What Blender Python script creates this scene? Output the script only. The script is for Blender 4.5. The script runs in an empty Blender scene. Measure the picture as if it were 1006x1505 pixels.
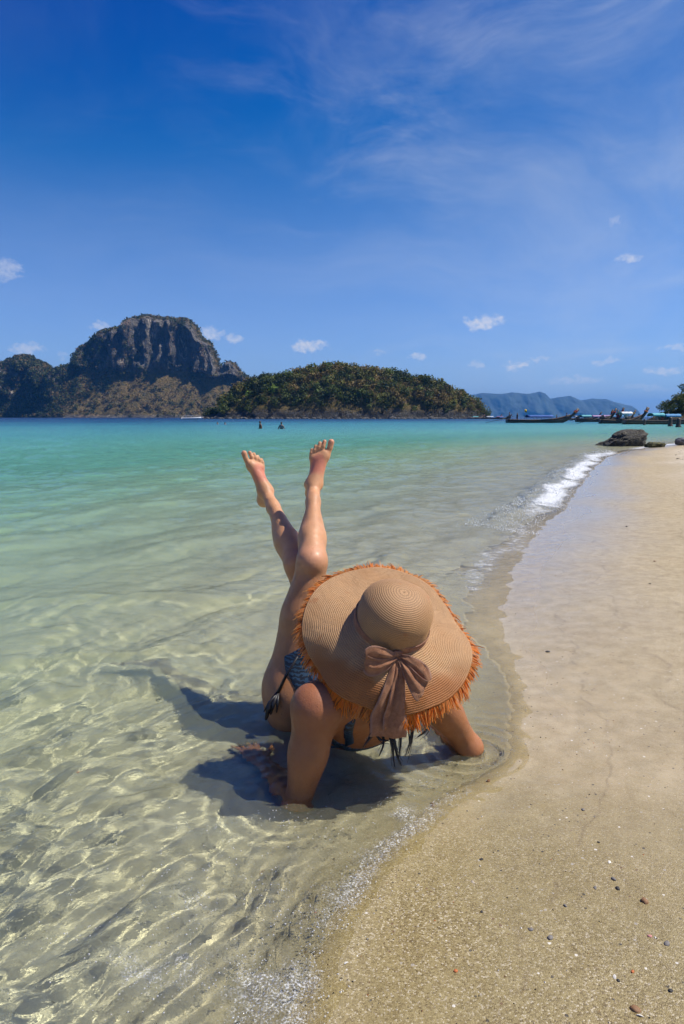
import bpy, bmesh, math, random
import numpy as np
from mathutils import Vector, Matrix

scene = bpy.context.scene
COL = scene.collection
R = math.radians

# ------------------------------------------------------------------ camera
CAM_H = 1.05
F_PX, CX, CY, HZ = 1003.0, 503.0, 752.5, 613.0     # photograph's focal length, centre and horizon in its pixels
PITCH = math.atan((CY - HZ) / F_PX)
cam_d = bpy.data.cameras.new('camera')
cam_d.sensor_fit = 'VERTICAL'; cam_d.sensor_height = 36.0; cam_d.lens = 24.0
cam_d.clip_start = 0.05; cam_d.clip_end = 60000.0
cam = bpy.data.objects.new('camera', cam_d); COL.objects.link(cam)
cam.location = (0, 0, CAM_H); cam.rotation_euler = (R(90) - PITCH, 0, 0)
scene.camera = cam

# ------------------------------------------------------------------ light and view
SUN_VEC = Vector((0.61, 0.04, 0.95)).normalized()
SUN_EL = math.asin(SUN_VEC.z); SUN_AZ = math.atan2(SUN_VEC.x, SUN_VEC.y)
sun_d = bpy.data.lights.new('sun', 'SUN'); sun_d.energy = 4.2; sun_d.angle = R(0.53); sun_d.color = (1.0, 0.94, 0.84)
sun = bpy.data.objects.new('sun', sun_d); COL.objects.link(sun)
sun.rotation_euler = SUN_VEC.to_track_quat('Z', 'Y').to_euler(); sun.location = SUN_VEC * 50
sun_d.cycles.is_caustics_light = True
scene.view_settings.view_transform = 'Standard'; scene.view_settings.look = 'None'
scene.view_settings.gamma = 1.0; scene.view_settings.use_curve_mapping = False
scene.view_settings.exposure = 0.50
cy = scene.cycles
cy.use_denoising = True; cy.denoiser = 'OPENIMAGEDENOISE'; cy.denoising_input_passes = 'RGB_ALBEDO_NORMAL'
cy.max_bounces = 8; cy.diffuse_bounces = 3; cy.glossy_bounces = 4; cy.transmission_bounces = 6; cy.transparent_max_bounces = 8
cy.sample_clamp_indirect = 6.0; cy.caustics_reflective = False; cy.caustics_refractive = True
cy.volume_bounces = 0
cy.use_adaptive_sampling = True; cy.adaptive_threshold = 0.02; cy.adaptive_min_samples = 20

# ------------------------------------------------------------------ photograph pixel -> direction / point
def pdir(px, py):
    x = (px - CX) / F_PX; y = (CY - py) / F_PX
    c, s = math.cos(PITCH), math.sin(PITCH)
    return np.array([x, c + y * s, y * c - s])
def P(px, py, y):                       # point at ground distance y
    d = pdir(px, py); return np.array([0, 0, CAM_H]) + d * (y / d[1])
def PG(px, py, z=0.0):                  # point on the level z
    d = pdir(px, py); return np.array([0, 0, CAM_H]) + d * ((z - CAM_H) / d[2])

# ------------------------------------------------------------------ small node helper
class NT:
    def __init__(s, tree): s.t = tree; s.n = tree.nodes; s.l = tree.links
    def node(s, typ, **kw):
        n = s.n.new(typ)
        ins = kw.pop('ins', {})
        for k, v in kw.items(): setattr(n, k, v)
        for k, v in ins.items(): s.put(n.inputs[k], v)
        return n
    def put(s, sock, v):
        if isinstance(v, bpy.types.NodeSocket): s.l.new(v, sock)
        elif isinstance(v, bpy.types.Node): s.l.new(v.outputs[0], sock)
        else:
            if sock.type == 'RGBA' and len(v) == 3: v = (*v, 1)
            sock.default_value = v
    def math(s, op, a, b=0.0, c=0.0, clamp=False):
        n = s.node('ShaderNodeMath', operation=op, use_clamp=clamp, ins={0: a, 1: b, 2: c}); return n.outputs[0]
    def vmath(s, op, a, b=(0, 0, 0)):
        n = s.node('ShaderNodeVectorMath', operation=op, ins={0: a, 1: b}); return n.outputs[0]
    def noise(s, vec, scale, detail=4.0, rough=0.5, dist=0.0, out=0):
        n = s.node('ShaderNodeTexNoise', ins={'Vector': vec, 'Scale': scale, 'Detail': detail, 'Roughness': rough, 'Distortion': dist}); return n.outputs[out]
    def voro(s, vec, scale, feature='F1', out='Distance', rnd=1.0):
        n = s.node('ShaderNodeTexVoronoi', feature=feature, ins={'Vector': vec, 'Scale': scale, 'Randomness': rnd}); return n.outputs[out]
    def ramp(s, fac, stops, interp='LINEAR'):
        n = s.node('ShaderNodeValToRGB', ins={0: fac}); cr = n.color_ramp; cr.interpolation = interp
        while len(cr.elements) < len(stops): cr.elements.new(0.5)
        for e, (p, c) in zip(cr.elements, stops):
            e.position = p; e.color = (*c, 1) if len(c) == 3 else c
        return n.outputs[0]
    def rng(s, v, a, b, c=0.0, d=1.0, smooth=True):
        n = s.node('ShaderNodeMapRange', ins={0: v, 1: a, 2: b, 3: c, 4: d}); n.clamp = True
        n.interpolation_type = 'SMOOTHSTEP' if smooth else 'LINEAR'; return n.outputs[0]
    def mix(s, fac, a, b, blend='MIX'):
        n = s.node('ShaderNodeMix', data_type='RGBA', blend_type=blend); s.put(n.inputs[0], fac); s.put(n.inputs[6], a); s.put(n.inputs[7], b); return n.outputs[2]
    def map(s, vec, loc=(0, 0, 0), rot=(0, 0, 0), sc=(1, 1, 1)):
        n = s.node('ShaderNodeMapping', ins={0: vec, 1: loc, 2: rot, 3: sc}); return n.outputs[0]
    def bump(s, h, strength=1.0, dist=0.01, normal=None):
        n = s.node('ShaderNodeBump', ins={'Height': h, 'Strength': strength, 'Distance': dist})
        if normal is not None: s.put(n.inputs['Normal'], normal)
        return n.outputs[0]
    def attr(s, name, out=0): return s.node('ShaderNodeAttribute', attribute_name=name).outputs[out]
    def sep(s, v): return s.node('ShaderNodeSeparateXYZ', ins={0: v}).outputs
    def comb(s, x, y, z): return s.node('ShaderNodeCombineXYZ', ins={0: x, 1: y, 2: z}).outputs[0]
    def coord(s, out='Object'): return s.node('ShaderNodeTexCoord').outputs[out]
    def pos(s): return s.node('ShaderNodeNewGeometry').outputs['Position']

def new_mat(name):
    m = bpy.data.materials.new(name); m.use_nodes = True; m.node_tree.nodes.clear()
    return m, NT(m.node_tree)
def finish(m, t, shader, disp=None):
    o = t.node('ShaderNodeOutputMaterial'); t.put(o.inputs[0], shader)
    return m
def principled(t, **kw):
    ins = {k: v for k, v in kw.items()}
    return t.node('ShaderNodeBsdfPrincipled', ins=ins)
def simple_mat(name, col, rough=0.6, var=0.25, scale=20.0, bump=0.0, bscale=60.0, metal=0.0, **kw):
    m, t = new_mat(name); c = t.coord('Object')
    n = t.noise(c, scale, 5, 0.6)
    colr = t.mix(t.rng(n, 0.3, 0.7), tuple(x * (1 - var) for x in col), tuple(min(1, x * (1 + var)) for x in col))
    ins = {'Base Color': colr, 'Roughness': rough, 'Metallic': metal}; ins.update(kw)
    if bump: ins['Normal'] = t.bump(t.noise(c, bscale, 4), 1.0, bump)
    return finish(m, t, t.node('ShaderNodeBsdfPrincipled', ins=ins))

# ------------------------------------------------------------------ world: clear tropical sky with thin cirrus and small cumulus
world = bpy.data.worlds.new('World'); scene.world = world; world.use_nodes = True
world.cycles.sampling_method = 'MANUAL'; world.cycles.sample_map_resolution = 512
t = NT(world.node_tree); t.n.clear()
sky = t.node('ShaderNodeTexSky', sky_type='NISHITA'); sky.sun_disc = False
sky.sun_elevation = SUN_EL; sky.sun_rotation = SUN_AZ
sky.altitude = 0; sky.air_density = 1.0; sky.dust_density = 0.4; sky.ozone_density = 1.0
gen0 = t.sep(t.coord('Generated'))
lowsky = t.rng(gen0[2], -0.02, 0.34, 1.0, 0.0)
chan = t.node('ShaderNodeSeparateColor', ins={0: sky.outputs[0]}).outputs
def tone(c, gain, power, low, cut, k):                      # deep polarised blue of the photograph, the same all round the horizon
    v = t.math('MULTIPLY', t.math('POWER', t.math('MULTIPLY', c, 0.1), power), gain * 10.0)
    v = t.math('MAXIMUM', t.math('MULTIPLY', t.math('SUBTRACT', v, cut), k), 0.02)
    return t.math('MULTIPLY', v, t.math('ADD', t.math('MULTIPLY', lowsky, low - 1.0), 1.0))
hsv = t.node('ShaderNodeCombineColor', ins={0: tone(chan[0], 0.50, 1.55, 0.66 * .74, .30, 2.6), 1: tone(chan[1], 0.78, 1.30, 0.88 * .86, .55, 1.46), 2: tone(chan[2], 1.12, 1.12, 1.16, .35, 1.10)})
gen = t.coord('Generated')
g = t.sep(gen)
zc = t.math('MAXIMUM', g[2], 0.02)
pl = t.comb(t.math('DIVIDE', g[0], t.math('ADD', zc, 0.10)), t.math('DIVIDE', g[1], t.math('ADD', zc, 0.10)), 0.0)
azr = t.math('ARCTAN2', g[0], g[1])
el = t.math('ARCSINE', g[2])
sph = t.comb(azr, el, 0.0)
wrp = t.noise(sph, 2.6, 3, 0.5, out=1)
sphw = t.vmath('ADD', sph, t.vmath('MULTIPLY', t.vmath('SUBTRACT', wrp, (0.5, 0.5, 0.5)), (0.30, 0.16, 0.0)))
str1 = t.noise(t.map(sphw, rot=(0, 0, R(-17)), sc=(1.0, 4.2, 1)), 2.6, 8, 0.62, 0.5)
str2 = t.noise(t.map(sphw, loc=(3, 1, 0), rot=(0, 0, R(-24)), sc=(1.2, 2.2, 1)), 1.7, 7, 0.62, 0.4)
big = t.noise(t.map(sph, loc=(0.55, 2.1, 0)), 2.1, 3, 0.5)
right = t.rng(azr, -0.42, 0.22, 0.16, 1.0)
cir = t.math('MULTIPLY', t.rng(str1, 0.46, 0.82), t.rng(big, 0.34, 0.60))
cir = t.math('ADD', t.math('MULTIPLY', cir, 0.75), t.math('MULTIPLY', t.rng(str2, 0.36, 0.85), 0.62))
cir = t.math('MULTIPLY', t.math('MULTIPLY', cir, right), 0.52, clamp=True)
cum = None
wob = t.noise(t.comb(azr, t.math('MULTIPLY', el, 1.4), 0.0), 62, 4, 0.62, out=1)
wv = t.sep(wob)
wob2 = t.sep(t.noise(sph, 24, 3, 0.55, out=1))
azr2 = t.math('ADD', azr, t.math('MULTIPLY', t.math('SUBTRACT', wob2[0], 0.5), 0.045))
az_w = t.math('ADD', azr2, t.math('MULTIPLY', t.math('SUBTRACT', wv[0], 0.5), 0.048))
el_w = t.math('ADD', el, t.math('MULTIPLY', t.math('SUBTRACT', wv[1], 0.5), 0.026))
CLOUDS = [(708, 474, 30, 12, 1.0), (455, 508, 33, 10, .95), (38, 512, 22, 11, .6), (6, 396, 22, 17, .5), (308, 490, 22, 13, .8), (343, 498, 17, 9, .75),
          (615, 524, 13, 8, .7), (761, 538, 24, 7, .9), (928, 381, 20, 9, .7), (980, 545, 28, 7, .75), (990, 512, 20, 6, .6), (793, 529, 16, 5, .6),
          (702, 535, 11, 8, .5), (895, 531, 30, 5, .5), (90, 521, 13, 5, .3), (150, 480, 17, 7, .55), (560, 517, 18, 4, .4), (845, 560, 50, 7, .45), (905, 327, 10, 9, .3), (950, 570, 40, 5, .4)]
for (px, py, w, h, s) in CLOUDS:
    d = pdir(px, py); d /= np.linalg.norm(d)
    a0, e0 = math.atan2(d[0], d[1]), math.asin(d[2])
    dx = t.math('MULTIPLY', t.math('SUBTRACT', az_w, a0), F_PX / (w * 0.82))
    dy = t.math('MULTIPLY', t.math('SUBTRACT', el_w, e0), F_PX / (h * 0.8))
    r2 = t.math('ADD', t.math('MULTIPLY', dx, dx), t.math('MULTIPLY', dy, dy))
    m_ = t.math('MULTIPLY', t.rng(r2, 0.0, 1.35, 1.0, 0.0), s)
    cum = m_ if cum is None else t.math('MAXIMUM', cum, m_)
fine = t.noise(t.comb(azr, el, 0.0), 120, 5, 0.6)
cum = t.math('MULTIPLY', cum, t.rng(fine, 0.3, 0.62, 0.35, 1.0))
c1 = t.mix(cir, hsv.outputs[0], (6.2, 6.6, 7.4))
c1 = t.mix(t.rng(el, 0.0, 0.42, 0.26, 0.0), c1, (4.6, 5.6, 7.0))      # pale air low over the sea, all round
c2 = t.mix(t.math('MULTIPLY', cum, 0.75), c1, (7.2, 7.2, 7.6))
bg = t.node('ShaderNodeBackground', ins={'Color': c2, 'Strength': 0.0765})
wo = t.node('ShaderNodeOutputWorld'); t.put(wo.inputs[0], bg.outputs[0])

# ------------------------------------------------------------------ numpy helpers
def _hash(ix, iy, iz, seed):
    h = (ix.astype(np.uint32) * np.uint32(374761393) + iy.astype(np.uint32) * np.uint32(668265263)
         + iz.astype(np.uint32) * np.uint32(2147483647) + np.uint32(seed * 974711 + 13))
    h = (h ^ (h >> np.uint32(13))) * np.uint32(1274126177)
    h = h ^ (h >> np.uint32(16))
    return (h & np.uint32(0xffffff)).astype(np.float32) / np.float32(0xffffff)
def vnoise(x, y, z=None, seed=0):
    x = np.asarray(x, np.float64); y = np.asarray(y, np.float64)
    z = np.zeros_like(x) if z is None else np.asarray(z, np.float64) + 0 * x
    y = y + 0 * x
    fx, fy, fz = np.floor(x), np.floor(y), np.floor(z)
    u, v, w = x - fx, y - fy, z - fz
    u = u * u * (3 - 2 * u); v = v * v * (3 - 2 * v); w = w * w * (3 - 2 * w)
    ix, iy, iz = fx.astype(np.int64), fy.astype(np.int64), fz.astype(np.int64)
    r = 0
    for a in (0, 1):
        for b in (0, 1):
            for c in (0, 1):
                r = r + _hash(ix + a, iy + b, iz + c, seed) * (u if a else 1 - u) * (v if b else 1 - v) * (w if c else 1 - w)
    return r * 2 - 1
def fbm(x, y, z=None, oct=4, seed=0, gain=0.5, lac=2.03):
    r = 0; a = 1.0; f = 1.0; s = 0
    for o in range(oct):
        r = r + a * vnoise(np.asarray(x) * f, np.asarray(y) * f, None if z is None else np.asarray(z) * f, seed + o * 17)
        s += a; a *= gain; f *= lac
    return r / s
def sstep(a, b, x):
    q = np.clip((x - a) / (b - a), 0, 1); return q * q * (3 - 2 * q)

def mesh_np(name, V, Fc, smooth=True, attrs=None):
    V = np.asarray(V, np.float32); Fc = np.asarray(Fc, np.int32); k = Fc.shape[1]
    me = bpy.data.meshes.new(name)
    me.vertices.add(len(V)); me.vertices.foreach_set('co', V.ravel())
    me.loops.add(Fc.size); me.loops.foreach_set('vertex_index', Fc.ravel())
    me.polygons.add(len(Fc)); me.polygons.foreach_set('loop_start', np.arange(0, Fc.size, k, dtype=np.int32))
    try: me.polygons.foreach_set('loop_total', np.full(len(Fc), k, np.int32))
    except Exception: pass
    me.polygons.foreach_set('use_smooth', np.full(len(Fc), smooth, bool))
    for an, arr in (attrs or {}).items():
        arr = np.asarray(arr, np.float32)
        if arr.ndim == 1:
            at = me.attributes.new(an, 'FLOAT', 'POINT'); at.data.foreach_set('value', arr)
        else:
            if arr.shape[1] == 3: arr = np.concatenate([arr, np.ones((len(arr), 1), np.float32)], 1)
            at = me.attributes.new(an, 'FLOAT_COLOR', 'POINT'); at.data.foreach_set('color', arr.ravel())
    me.update(); me.validate()
    return me
def add_obj(name, me, mat=None, parent=None, loc=None, rot=None):
    o = bpy.data.objects.new(name, me); COL.objects.link(o)
    if mat is not None and me is not None and len(me.materials) == 0: me.materials.append(mat)
    if parent is not None: o.parent = parent
    if loc is not None: o.location = loc
    if rot is not None: o.rotation_euler = rot
    return o
def empty(name, loc=(0, 0, 0), rot=(0, 0, 0)):
    o = bpy.data.objects.new(name, None); COL.objects.link(o); o.location = loc; o.rotation_euler = rot; o.empty_display_size = 0.1
    return o
def tag(o, label=None, cat=None, group=None, kind=None):
    if label: o['label'] = label
    if cat: o['category'] = cat
    if group: o['group'] = group
    if kind: o['kind'] = kind
    return o
def grid_faces(nr, nc, wrap=False):
    i = np.arange(nr - 1)[:, None]; j = np.arange(nc if wrap else nc - 1)[None, :]
    j2 = (j + 1) % nc
    a = i * nc + j; b = i * nc + j2; c = (i + 1) * nc + j2; d = (i + 1) * nc + j
    return np.stack([a, b, c, d], -1).reshape(-1, 4)
def caustic(o, caster=False, receiver=True):
    o.cycles.is_caustics_receiver = receiver; o.cycles.is_caustics_caster = caster
    return o

class MB:
    """collects boxes, tubes, lofts into one mesh"""
    def __init__(s): s.v = []; s.f = []
    def addv(s, vs): b = len(s.v); s.v += [tuple(map(float, p)) for p in vs]; return b
    def box(s, c, size, rotz=0.0, taper=1.0):
        sx, sy, sz = [q / 2 for q in size]; ca, sa = math.cos(rotz), math.sin(rotz); vs = []
        for z in (-1, 1):
            tt = taper if z > 0 else 1
            for (x, y) in ((-1, -1), (1, -1), (1, 1), (-1, 1)):
                X, Y = x * sx * tt, y * sy * tt
                vs.append((c[0] + X * ca - Y * sa, c[1] + X * sa + Y * ca, c[2] + z * sz))
        b = s.addv(vs)
        s.f += [[b + i for i in q] for q in ((3, 2, 1, 0), (4, 5, 6, 7), (0, 1, 5, 4), (1, 2, 6, 5), (2, 3, 7, 6), (3, 0, 4, 7))]
        return s
    def tube(s, pts, rad, n=8, flat=None):
        pts = [np.array(p, float) for p in pts]; m = len(pts)
        rad = [rad] * m if np.isscalar(rad) else list(rad)
        t0 = pts[1] - pts[0]; up = np.array([0, 0, 1.0]) if abs(t0[2]) < 0.9 * np.linalg.norm(t0) else np.array([1.0, 0, 0])
        prev = np.cross(t0, up); prev /= np.linalg.norm(prev)
        base = len(s.v)
        for i in range(m):
            tg = pts[min(i + 1, m - 1)] - pts[max(i - 1, 0)]; tg = tg / (np.linalg.norm(tg) + 1e-12)
            prev = prev - tg * prev.dot(tg); prev /= np.linalg.norm(prev) + 1e-12
            bi = np.cross(tg, prev)
            for k in range(n):
                a = 2 * math.pi * k / n
                s.v.append(tuple(pts[i] + rad[i] * (math.cos(a) * prev + (flat or 1.0) * math.sin(a) * bi)))
        for i in range(m - 1):
            for k in range(n):
                k2 = (k + 1) % n
                s.f.append([base + i * n + k, base + i * n + k2, base + (i + 1) * n + k2, base + (i + 1) * n + k])
        s.f.append([base + k for k in range(n)][::-1]); s.f.append([base + (m - 1) * n + k for k in range(n)])
        return s
    def sheet(s, rows, wrap=False):
        nr, nc = len(rows), len(rows[0]); b = len(s.v)
        for r in rows: s.addv(r)
        for i in range(nr - 1):
            for j in range(nc if wrap else nc - 1):
                j2 = (j + 1) % nc
                s.f.append([b + i * nc + j, b + i * nc + j2, b + (i + 1) * nc + j2, b + (i + 1) * nc + j])
        return s
    def build(s, name, mat, parent=None, smooth=False, loc=None, rot=None, bevel=0):
        me = bpy.data.meshes.new(name); me.from_pydata(s.v, [], s.f)
        if smooth: me.polygons.foreach_set('use_smooth', np.ones(len(me.polygons), bool))
        me.update()
        o = add_obj(name, me, mat, parent, loc, rot)
        if bevel:
            b = o.modifiers.new('bevel', 'BEVEL'); b.width = bevel; b.segments = 2; b.limit_method = 'ANGLE'
        return o

# ================================================================== beach, seabed and sea
SHORE_PX = [(470, 1560), (478, 1500), (500, 1420), (542, 1330), (600, 1250), (675, 1185), (765, 1132), (772, 1045), (755, 960), (738, 900), (745, 860), (765, 810), (805, 765), (838, 735), (866, 690), (900, 666), (960, 657), (1010, 651)]
SHORE = [PG(a, b)[:2] for a, b in SHORE_PX]
SHORE = [np.array([-0.40, -3.0]), np.array([-0.16, 0.2])] + SHORE + [np.array([34.0, 44.0]), np.array([60.0, 62.0]), np.array([130.0, 70.0]), np.array([9000.0, 90.0])]
SHORE = np.array(SHORE)
def chaikin(p, n=2):
    for _ in range(n):
        q = [p[0]]
        for a, b in zip(p[:-1], p[1:]): q += [a * .75 + b * .25, a * .25 + b * .75]
        q.append(p[-1]); p = np.array(q)
    return p
SHORE = chaikin(SHORE, 2)
def shore_dist(x, y):
    """signed distance: positive inland (right of the line), negative out at sea"""
    x = np.asarray(x, float).ravel(); y = np.asarray(y, float).ravel()
    best = np.full(x.shape, 1e18); sgn = np.ones_like(x)
    for a, b in zip(SHORE[:-1], SHORE[1:]):
        d = b - a; L2 = d.dot(d)
        u = np.clip(((x - a[0]) * d[0] + (y - a[1]) * d[1]) / L2, 0, 1)
        ex, ey = x - a[0] - u * d[0], y - a[1] - u * d[1]
        q = ex * ex + ey * ey
        cr = d[0] * (y - a[1]) - d[1] * (x - a[0])
        m = q < best
        best = np.where(m, q, best); sgn = np.where(m, np.where(cr < 0, 1.0, -1.0), sgn)
    return np.sqrt(best) * sgn
def ground_z(x, y, s=None):
    s = shore_dist(x, y) if s is None else s
    d = np.maximum(-s, 0); i = np.maximum(s, 0)
    kk = 0.055 + 0.145 * sstep(3.3, 2.35, np.asarray(y, float).ravel())
    sea = -(kk * np.minimum(d, 0.42) + 0.055 * np.clip(d - 0.42, 0, 10.78) + 0.045 * np.clip(d - 11.2, 0, 160))
    land = 0.055 * np.minimum(i, 1.4) + 0.10 * np.clip(i - 1.4, 0, 4.0) + 0.02 * np.clip(i - 5.4, 0, 60)
    z = sea + land
    z = z + 0.012 * fbm(x * 1.3, y * 1.3, seed=3, oct=3) * sstep(0.1, 1.2, np.abs(s))
    z = z + 0.030 * fbm(x * 2.1, y * 2.1, seed=8, oct=4) * sstep(1.3, 2.6, s)          # trodden dry sand
    z = z + 0.0035 * fbm(x * 9, y * 9, seed=5, oct=3)
    return z
def gz(x, y): return float(ground_z(np.array([x]), np.array([y]))[0])

def polar(r_edges, cols):
    rr = np.array(r_edges)[:, None]; aa = np.array(cols)[None, :]
    return (rr * np.sin(aa)), (rr * np.cos(aa)), np.broadcast_to(rr, (len(r_edges), len(cols)))
def angles(dense, step, wide, wstep):
    mid = np.arange(-dense, dense + 1e-6, step)
    l = np.arange(-wide, -dense, wstep)
    return np.radians(np.concatenate([l, mid, -l[::-1]]))
def radii(r0, spec):
    out = [r0]
    for lim, k in spec:
        while out[-1] < lim: out.append(out[-1] * (1 + k))
    return out

# sand: one sheet under water and above it
A_ = angles(38, 0.30, 178, 4.0); R_ = radii(0.12, [(6, 0.008), (60, 0.016), (10000, 0.10)])
gx, gy, gr = polar(R_, A_)
gs = shore_dist(gx, gy)
gzv = ground_z(gx.ravel(), gy.ravel(), gs)
damp = sstep(2.3, 1.0, gs + 0.55 * fbm(gx.ravel() * 0.8, gy.ravel() * 0.8, seed=21) )
film = sstep(1.15, 0.05, gs + 0.30 * fbm(gx.ravel() * 1.1, gy.ravel() * 0.7, seed=23))
gme = mesh_np('ground', np.stack([gx.ravel(), gy.ravel(), gzv], 1), grid_faces(*gx.shape), True, {'damp': damp, 'film': film, 'sdist': gs})
m, t = new_mat('sand')
co = t.coord('Object')
dampA = t.attr('damp', 2); filmA = t.attr('film', 2)
vcell = t.node('ShaderNodeTexVoronoi', ins={'Vector': co, 'Scale': 330.0, 'Randomness': 1.0})
gcol = t.ramp(t.sep(vcell.outputs['Color'])[0], [(0.0, (0.085, 0.055, 0.022)), (0.25, (0.222, 0.170, 0.074)), (0.55, (0.288, 0.228, 0.102)), (0.82, (0.375, 0.305, 0.15)), (0.95, (0.62, 0.55, 0.42)), (1.0, (0.16, 0.11, 0.06))])
soft = t.mix(t.rng(t.noise(co, 26, 5, 0.6), 0.3, 0.7), (0.23, 0.180, 0.078), (0.31, 0.250, 0.118))
far = t.math('LENGTH', 0) if False else t.node('ShaderNodeVectorMath', operation='LENGTH', ins={0: t.pos()}).outputs['Value']
grain = t.rng(far, 1.6, 5.5, 0.75, 0.15)
patch = t.rng(t.noise(co, 1.1, 4, 0.6), 0.35, 0.66)
grain = t.math('MULTIPLY', grain, t.math('ADD', t.math('MULTIPLY', patch, 0.75), 0.35))
wob = t.noise(co, 1.7, 4, 0.6)
coarse = t.rng(t.math('ADD', far, t.math('MULTIPLY', t.math('SUBTRACT', wob, 0.5), 1.1)), 1.35, 2.35, 1.0, 0.0)
finec = t.mix(t.rng(t.noise(co, 14, 6, 0.65), 0.3, 0.7), (0.36, 0.282, 0.155), (0.475, 0.38, 0.228))
soft = t.mix(coarse, finec, soft)
grain = t.math('MULTIPLY', grain, t.math('ADD', t.math('MULTIPLY', coarse, 0.72), 0.28))
wet = t.mix(grain, soft, gcol)
sdl = t.math('ADD', t.attr('sdist', 2), t.math('MULTIPLY', t.math('SUBTRACT', t.noise(co, 1.3, 4, 0.55), 0.5), 0.75))
for (w0, ww, dk) in ((0.30, 0.012, 0.35), (0.62, 0.018, 0.30), (0.93, 0.014, 0.28), (1.25, 0.02, 0.3)):      # faint lines left by earlier washes
    ln_ = t.rng(t.math('ABSOLUTE', t.math('SUBTRACT', sdl, w0)), 0.0, ww, dk, 0.0)
    wet = t.mix(t.math('MULTIPLY', ln_, t.rng(t.noise(co, 9, 3), 0.4, 0.6)), wet, (0.16, 0.115, 0.06))
wet = t.mix(t.rng(t.noise(co, 2.3, 4, 0.65), 0.38, 0.68, 0.0, 0.30), wet, t.mix(1.0, wet, (0.86, 0.80, 0.70), 'MULTIPLY'))
dry = t.mix(t.rng(t.noise(co, 7, 6, 0.65), 0.3, 0.7), (0.50, 0.42, 0.30), (0.66, 0.575, 0.44))
col = t.mix(dampA, dry, wet)
col = t.mix(t.rng(t.attr('sdist', 2), -0.45, 0.12, 0.95, 0.0), col, t.mix(t.rng(t.noise(co, 3.0, 5, 0.6), 0.3, 0.7), t.mix(0.30, (0.70, 0.62, 0.42), gcol), t.mix(0.3, (0.86, 0.78, 0.56), gcol)))   # sand colour raised under the water to make up for the dim light there
# specks of shell and coral rubble, and dark organic crumbs
v2 = t.node('ShaderNodeTexVoronoi', ins={'Vector': co, 'Scale': 95.0}); rnd = t.sep(v2.outputs['Color'])
spk = t.math('MULTIPLY', t.math('GREATER_THAN', rnd[0], 0.86), t.math('LESS_THAN', v2.outputs['Distance'], t.math('MULTIPLY', rnd[1], 0.36)))
col = t.mix(t.math('MULTIPLY', spk, 0.8), col, t.ramp(rnd[2], [(0, (0.05, 0.045, 0.04)), (0.3, (0.16, 0.09, 0.05)), (0.5, (0.4, 0.36, 0.3)), (0.8, (0.72, 0.68, 0.6)), (1, (0.33, 0.14, 0.06))], 'CONSTANT'))
hgt = t.math('ADD', t.math('MULTIPLY', vcell.outputs['Distance'], -0.0022), t.math('MULTIPLY', t.noise(co, 60, 5, 0.65), 0.004))
hgt = t.math('ADD', hgt, t.math('MULTIPLY', t.noise(co, 11, 3, 0.5), 0.008))
hgt = t.math('ADD', hgt, t.math('MULTIPLY', t.math('MULTIPLY', t.math('SUBTRACT', 1.0, dampA), t.noise(co, 4.5, 5, 0.6)), 0.10))
hs = t.mix(filmA, (1, 1, 1), (0.30, 0.30, 0.30))
bmp = t.node('ShaderNodeBump', ins={'Height': hgt, 'Distance': 1.0, 'Strength': t.sep(hs)[0]})
rough = t.math('ADD', t.math('MULTIPLY', filmA, -0.40), t.math('ADD', t.math('MULTIPLY', dampA, -0.25), 0.9))
rough = t.math('ADD', rough, t.math('MULTIPLY', grain, 0.12))
coatn = t.bump(t.noise(co, 5, 4, 0.55), 0.5, 0.006)
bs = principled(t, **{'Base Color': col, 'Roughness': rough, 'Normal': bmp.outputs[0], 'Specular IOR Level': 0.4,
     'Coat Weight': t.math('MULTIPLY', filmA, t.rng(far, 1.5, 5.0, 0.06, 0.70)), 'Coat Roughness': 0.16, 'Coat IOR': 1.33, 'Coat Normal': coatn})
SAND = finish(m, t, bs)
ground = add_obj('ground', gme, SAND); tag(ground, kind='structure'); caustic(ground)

# sea surface: real ripples close by, longer waves further out
A_ = angles(37, 0.22, 80, 2.5); R_ = radii(0.35, [(5, 0.0046), (14, 0.007), (90, 0.013), (9000, 0.06)])
wx, wy, wr = polar(R_, A_)
X = wx.ravel(); Y = wy.ravel(); RR = wr.ravel()
ws = shore_dist(X, Y); wb = ground_z(X, Y, ws)
depth = np.maximum(-wb, 0)
Wz = np.zeros_like(X)
rng = np.random.default_rng(7)
wxp = X + 0.22 * fbm(X * 1.5, Y * 1.5, seed=31, oct=2) + 0.060 * fbm(X * 5, Y * 5, seed=33, oct=2)
wyp = Y + 0.22 * fbm(X * 1.5, Y * 1.5, seed=41, oct=2) + 0.060 * fbm(X * 5, Y * 5, seed=43, oct=2)
chop = 0.45 + 0.85 * sstep(-.35, .45, fbm(X * 1.1, Y * 1.1, seed=45, oct=3)) + 0.7 * sstep(1.9, 1.2, Y)
NW = 54
for i in range(NW):
    lam = 0.042 * (70.0 ** (i / (NW - 1.0)))            # 5.5 cm ... 3.3 m
    a = R(-28) + rng.normal(0, 1.0 if lam < 0.3 else 0.45)
    k = 2 * math.pi / lam; ph = rng.uniform(0, 6.28)
    slope = 0.037 if lam < 0.16 else (0.027 if lam < 0.35 else (0.022 if lam < 1.0 else 0.017))
    amp = slope / k
    fade = sstep(1.9, 3.8, lam / (RR * 0.0055 + 0.002))
    dfade = np.clip(depth / (0.10 * lam + 0.004), 0.0, 1.0) ** 0.7
    th = k * (math.cos(a) * wxp + math.sin(a) * wyp) + ph
    Wz += amp * fade * dfade * (chop if lam < .35 else 1.0) * (np.sin(th) + 0.28 * np.cos(2 * th))
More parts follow.
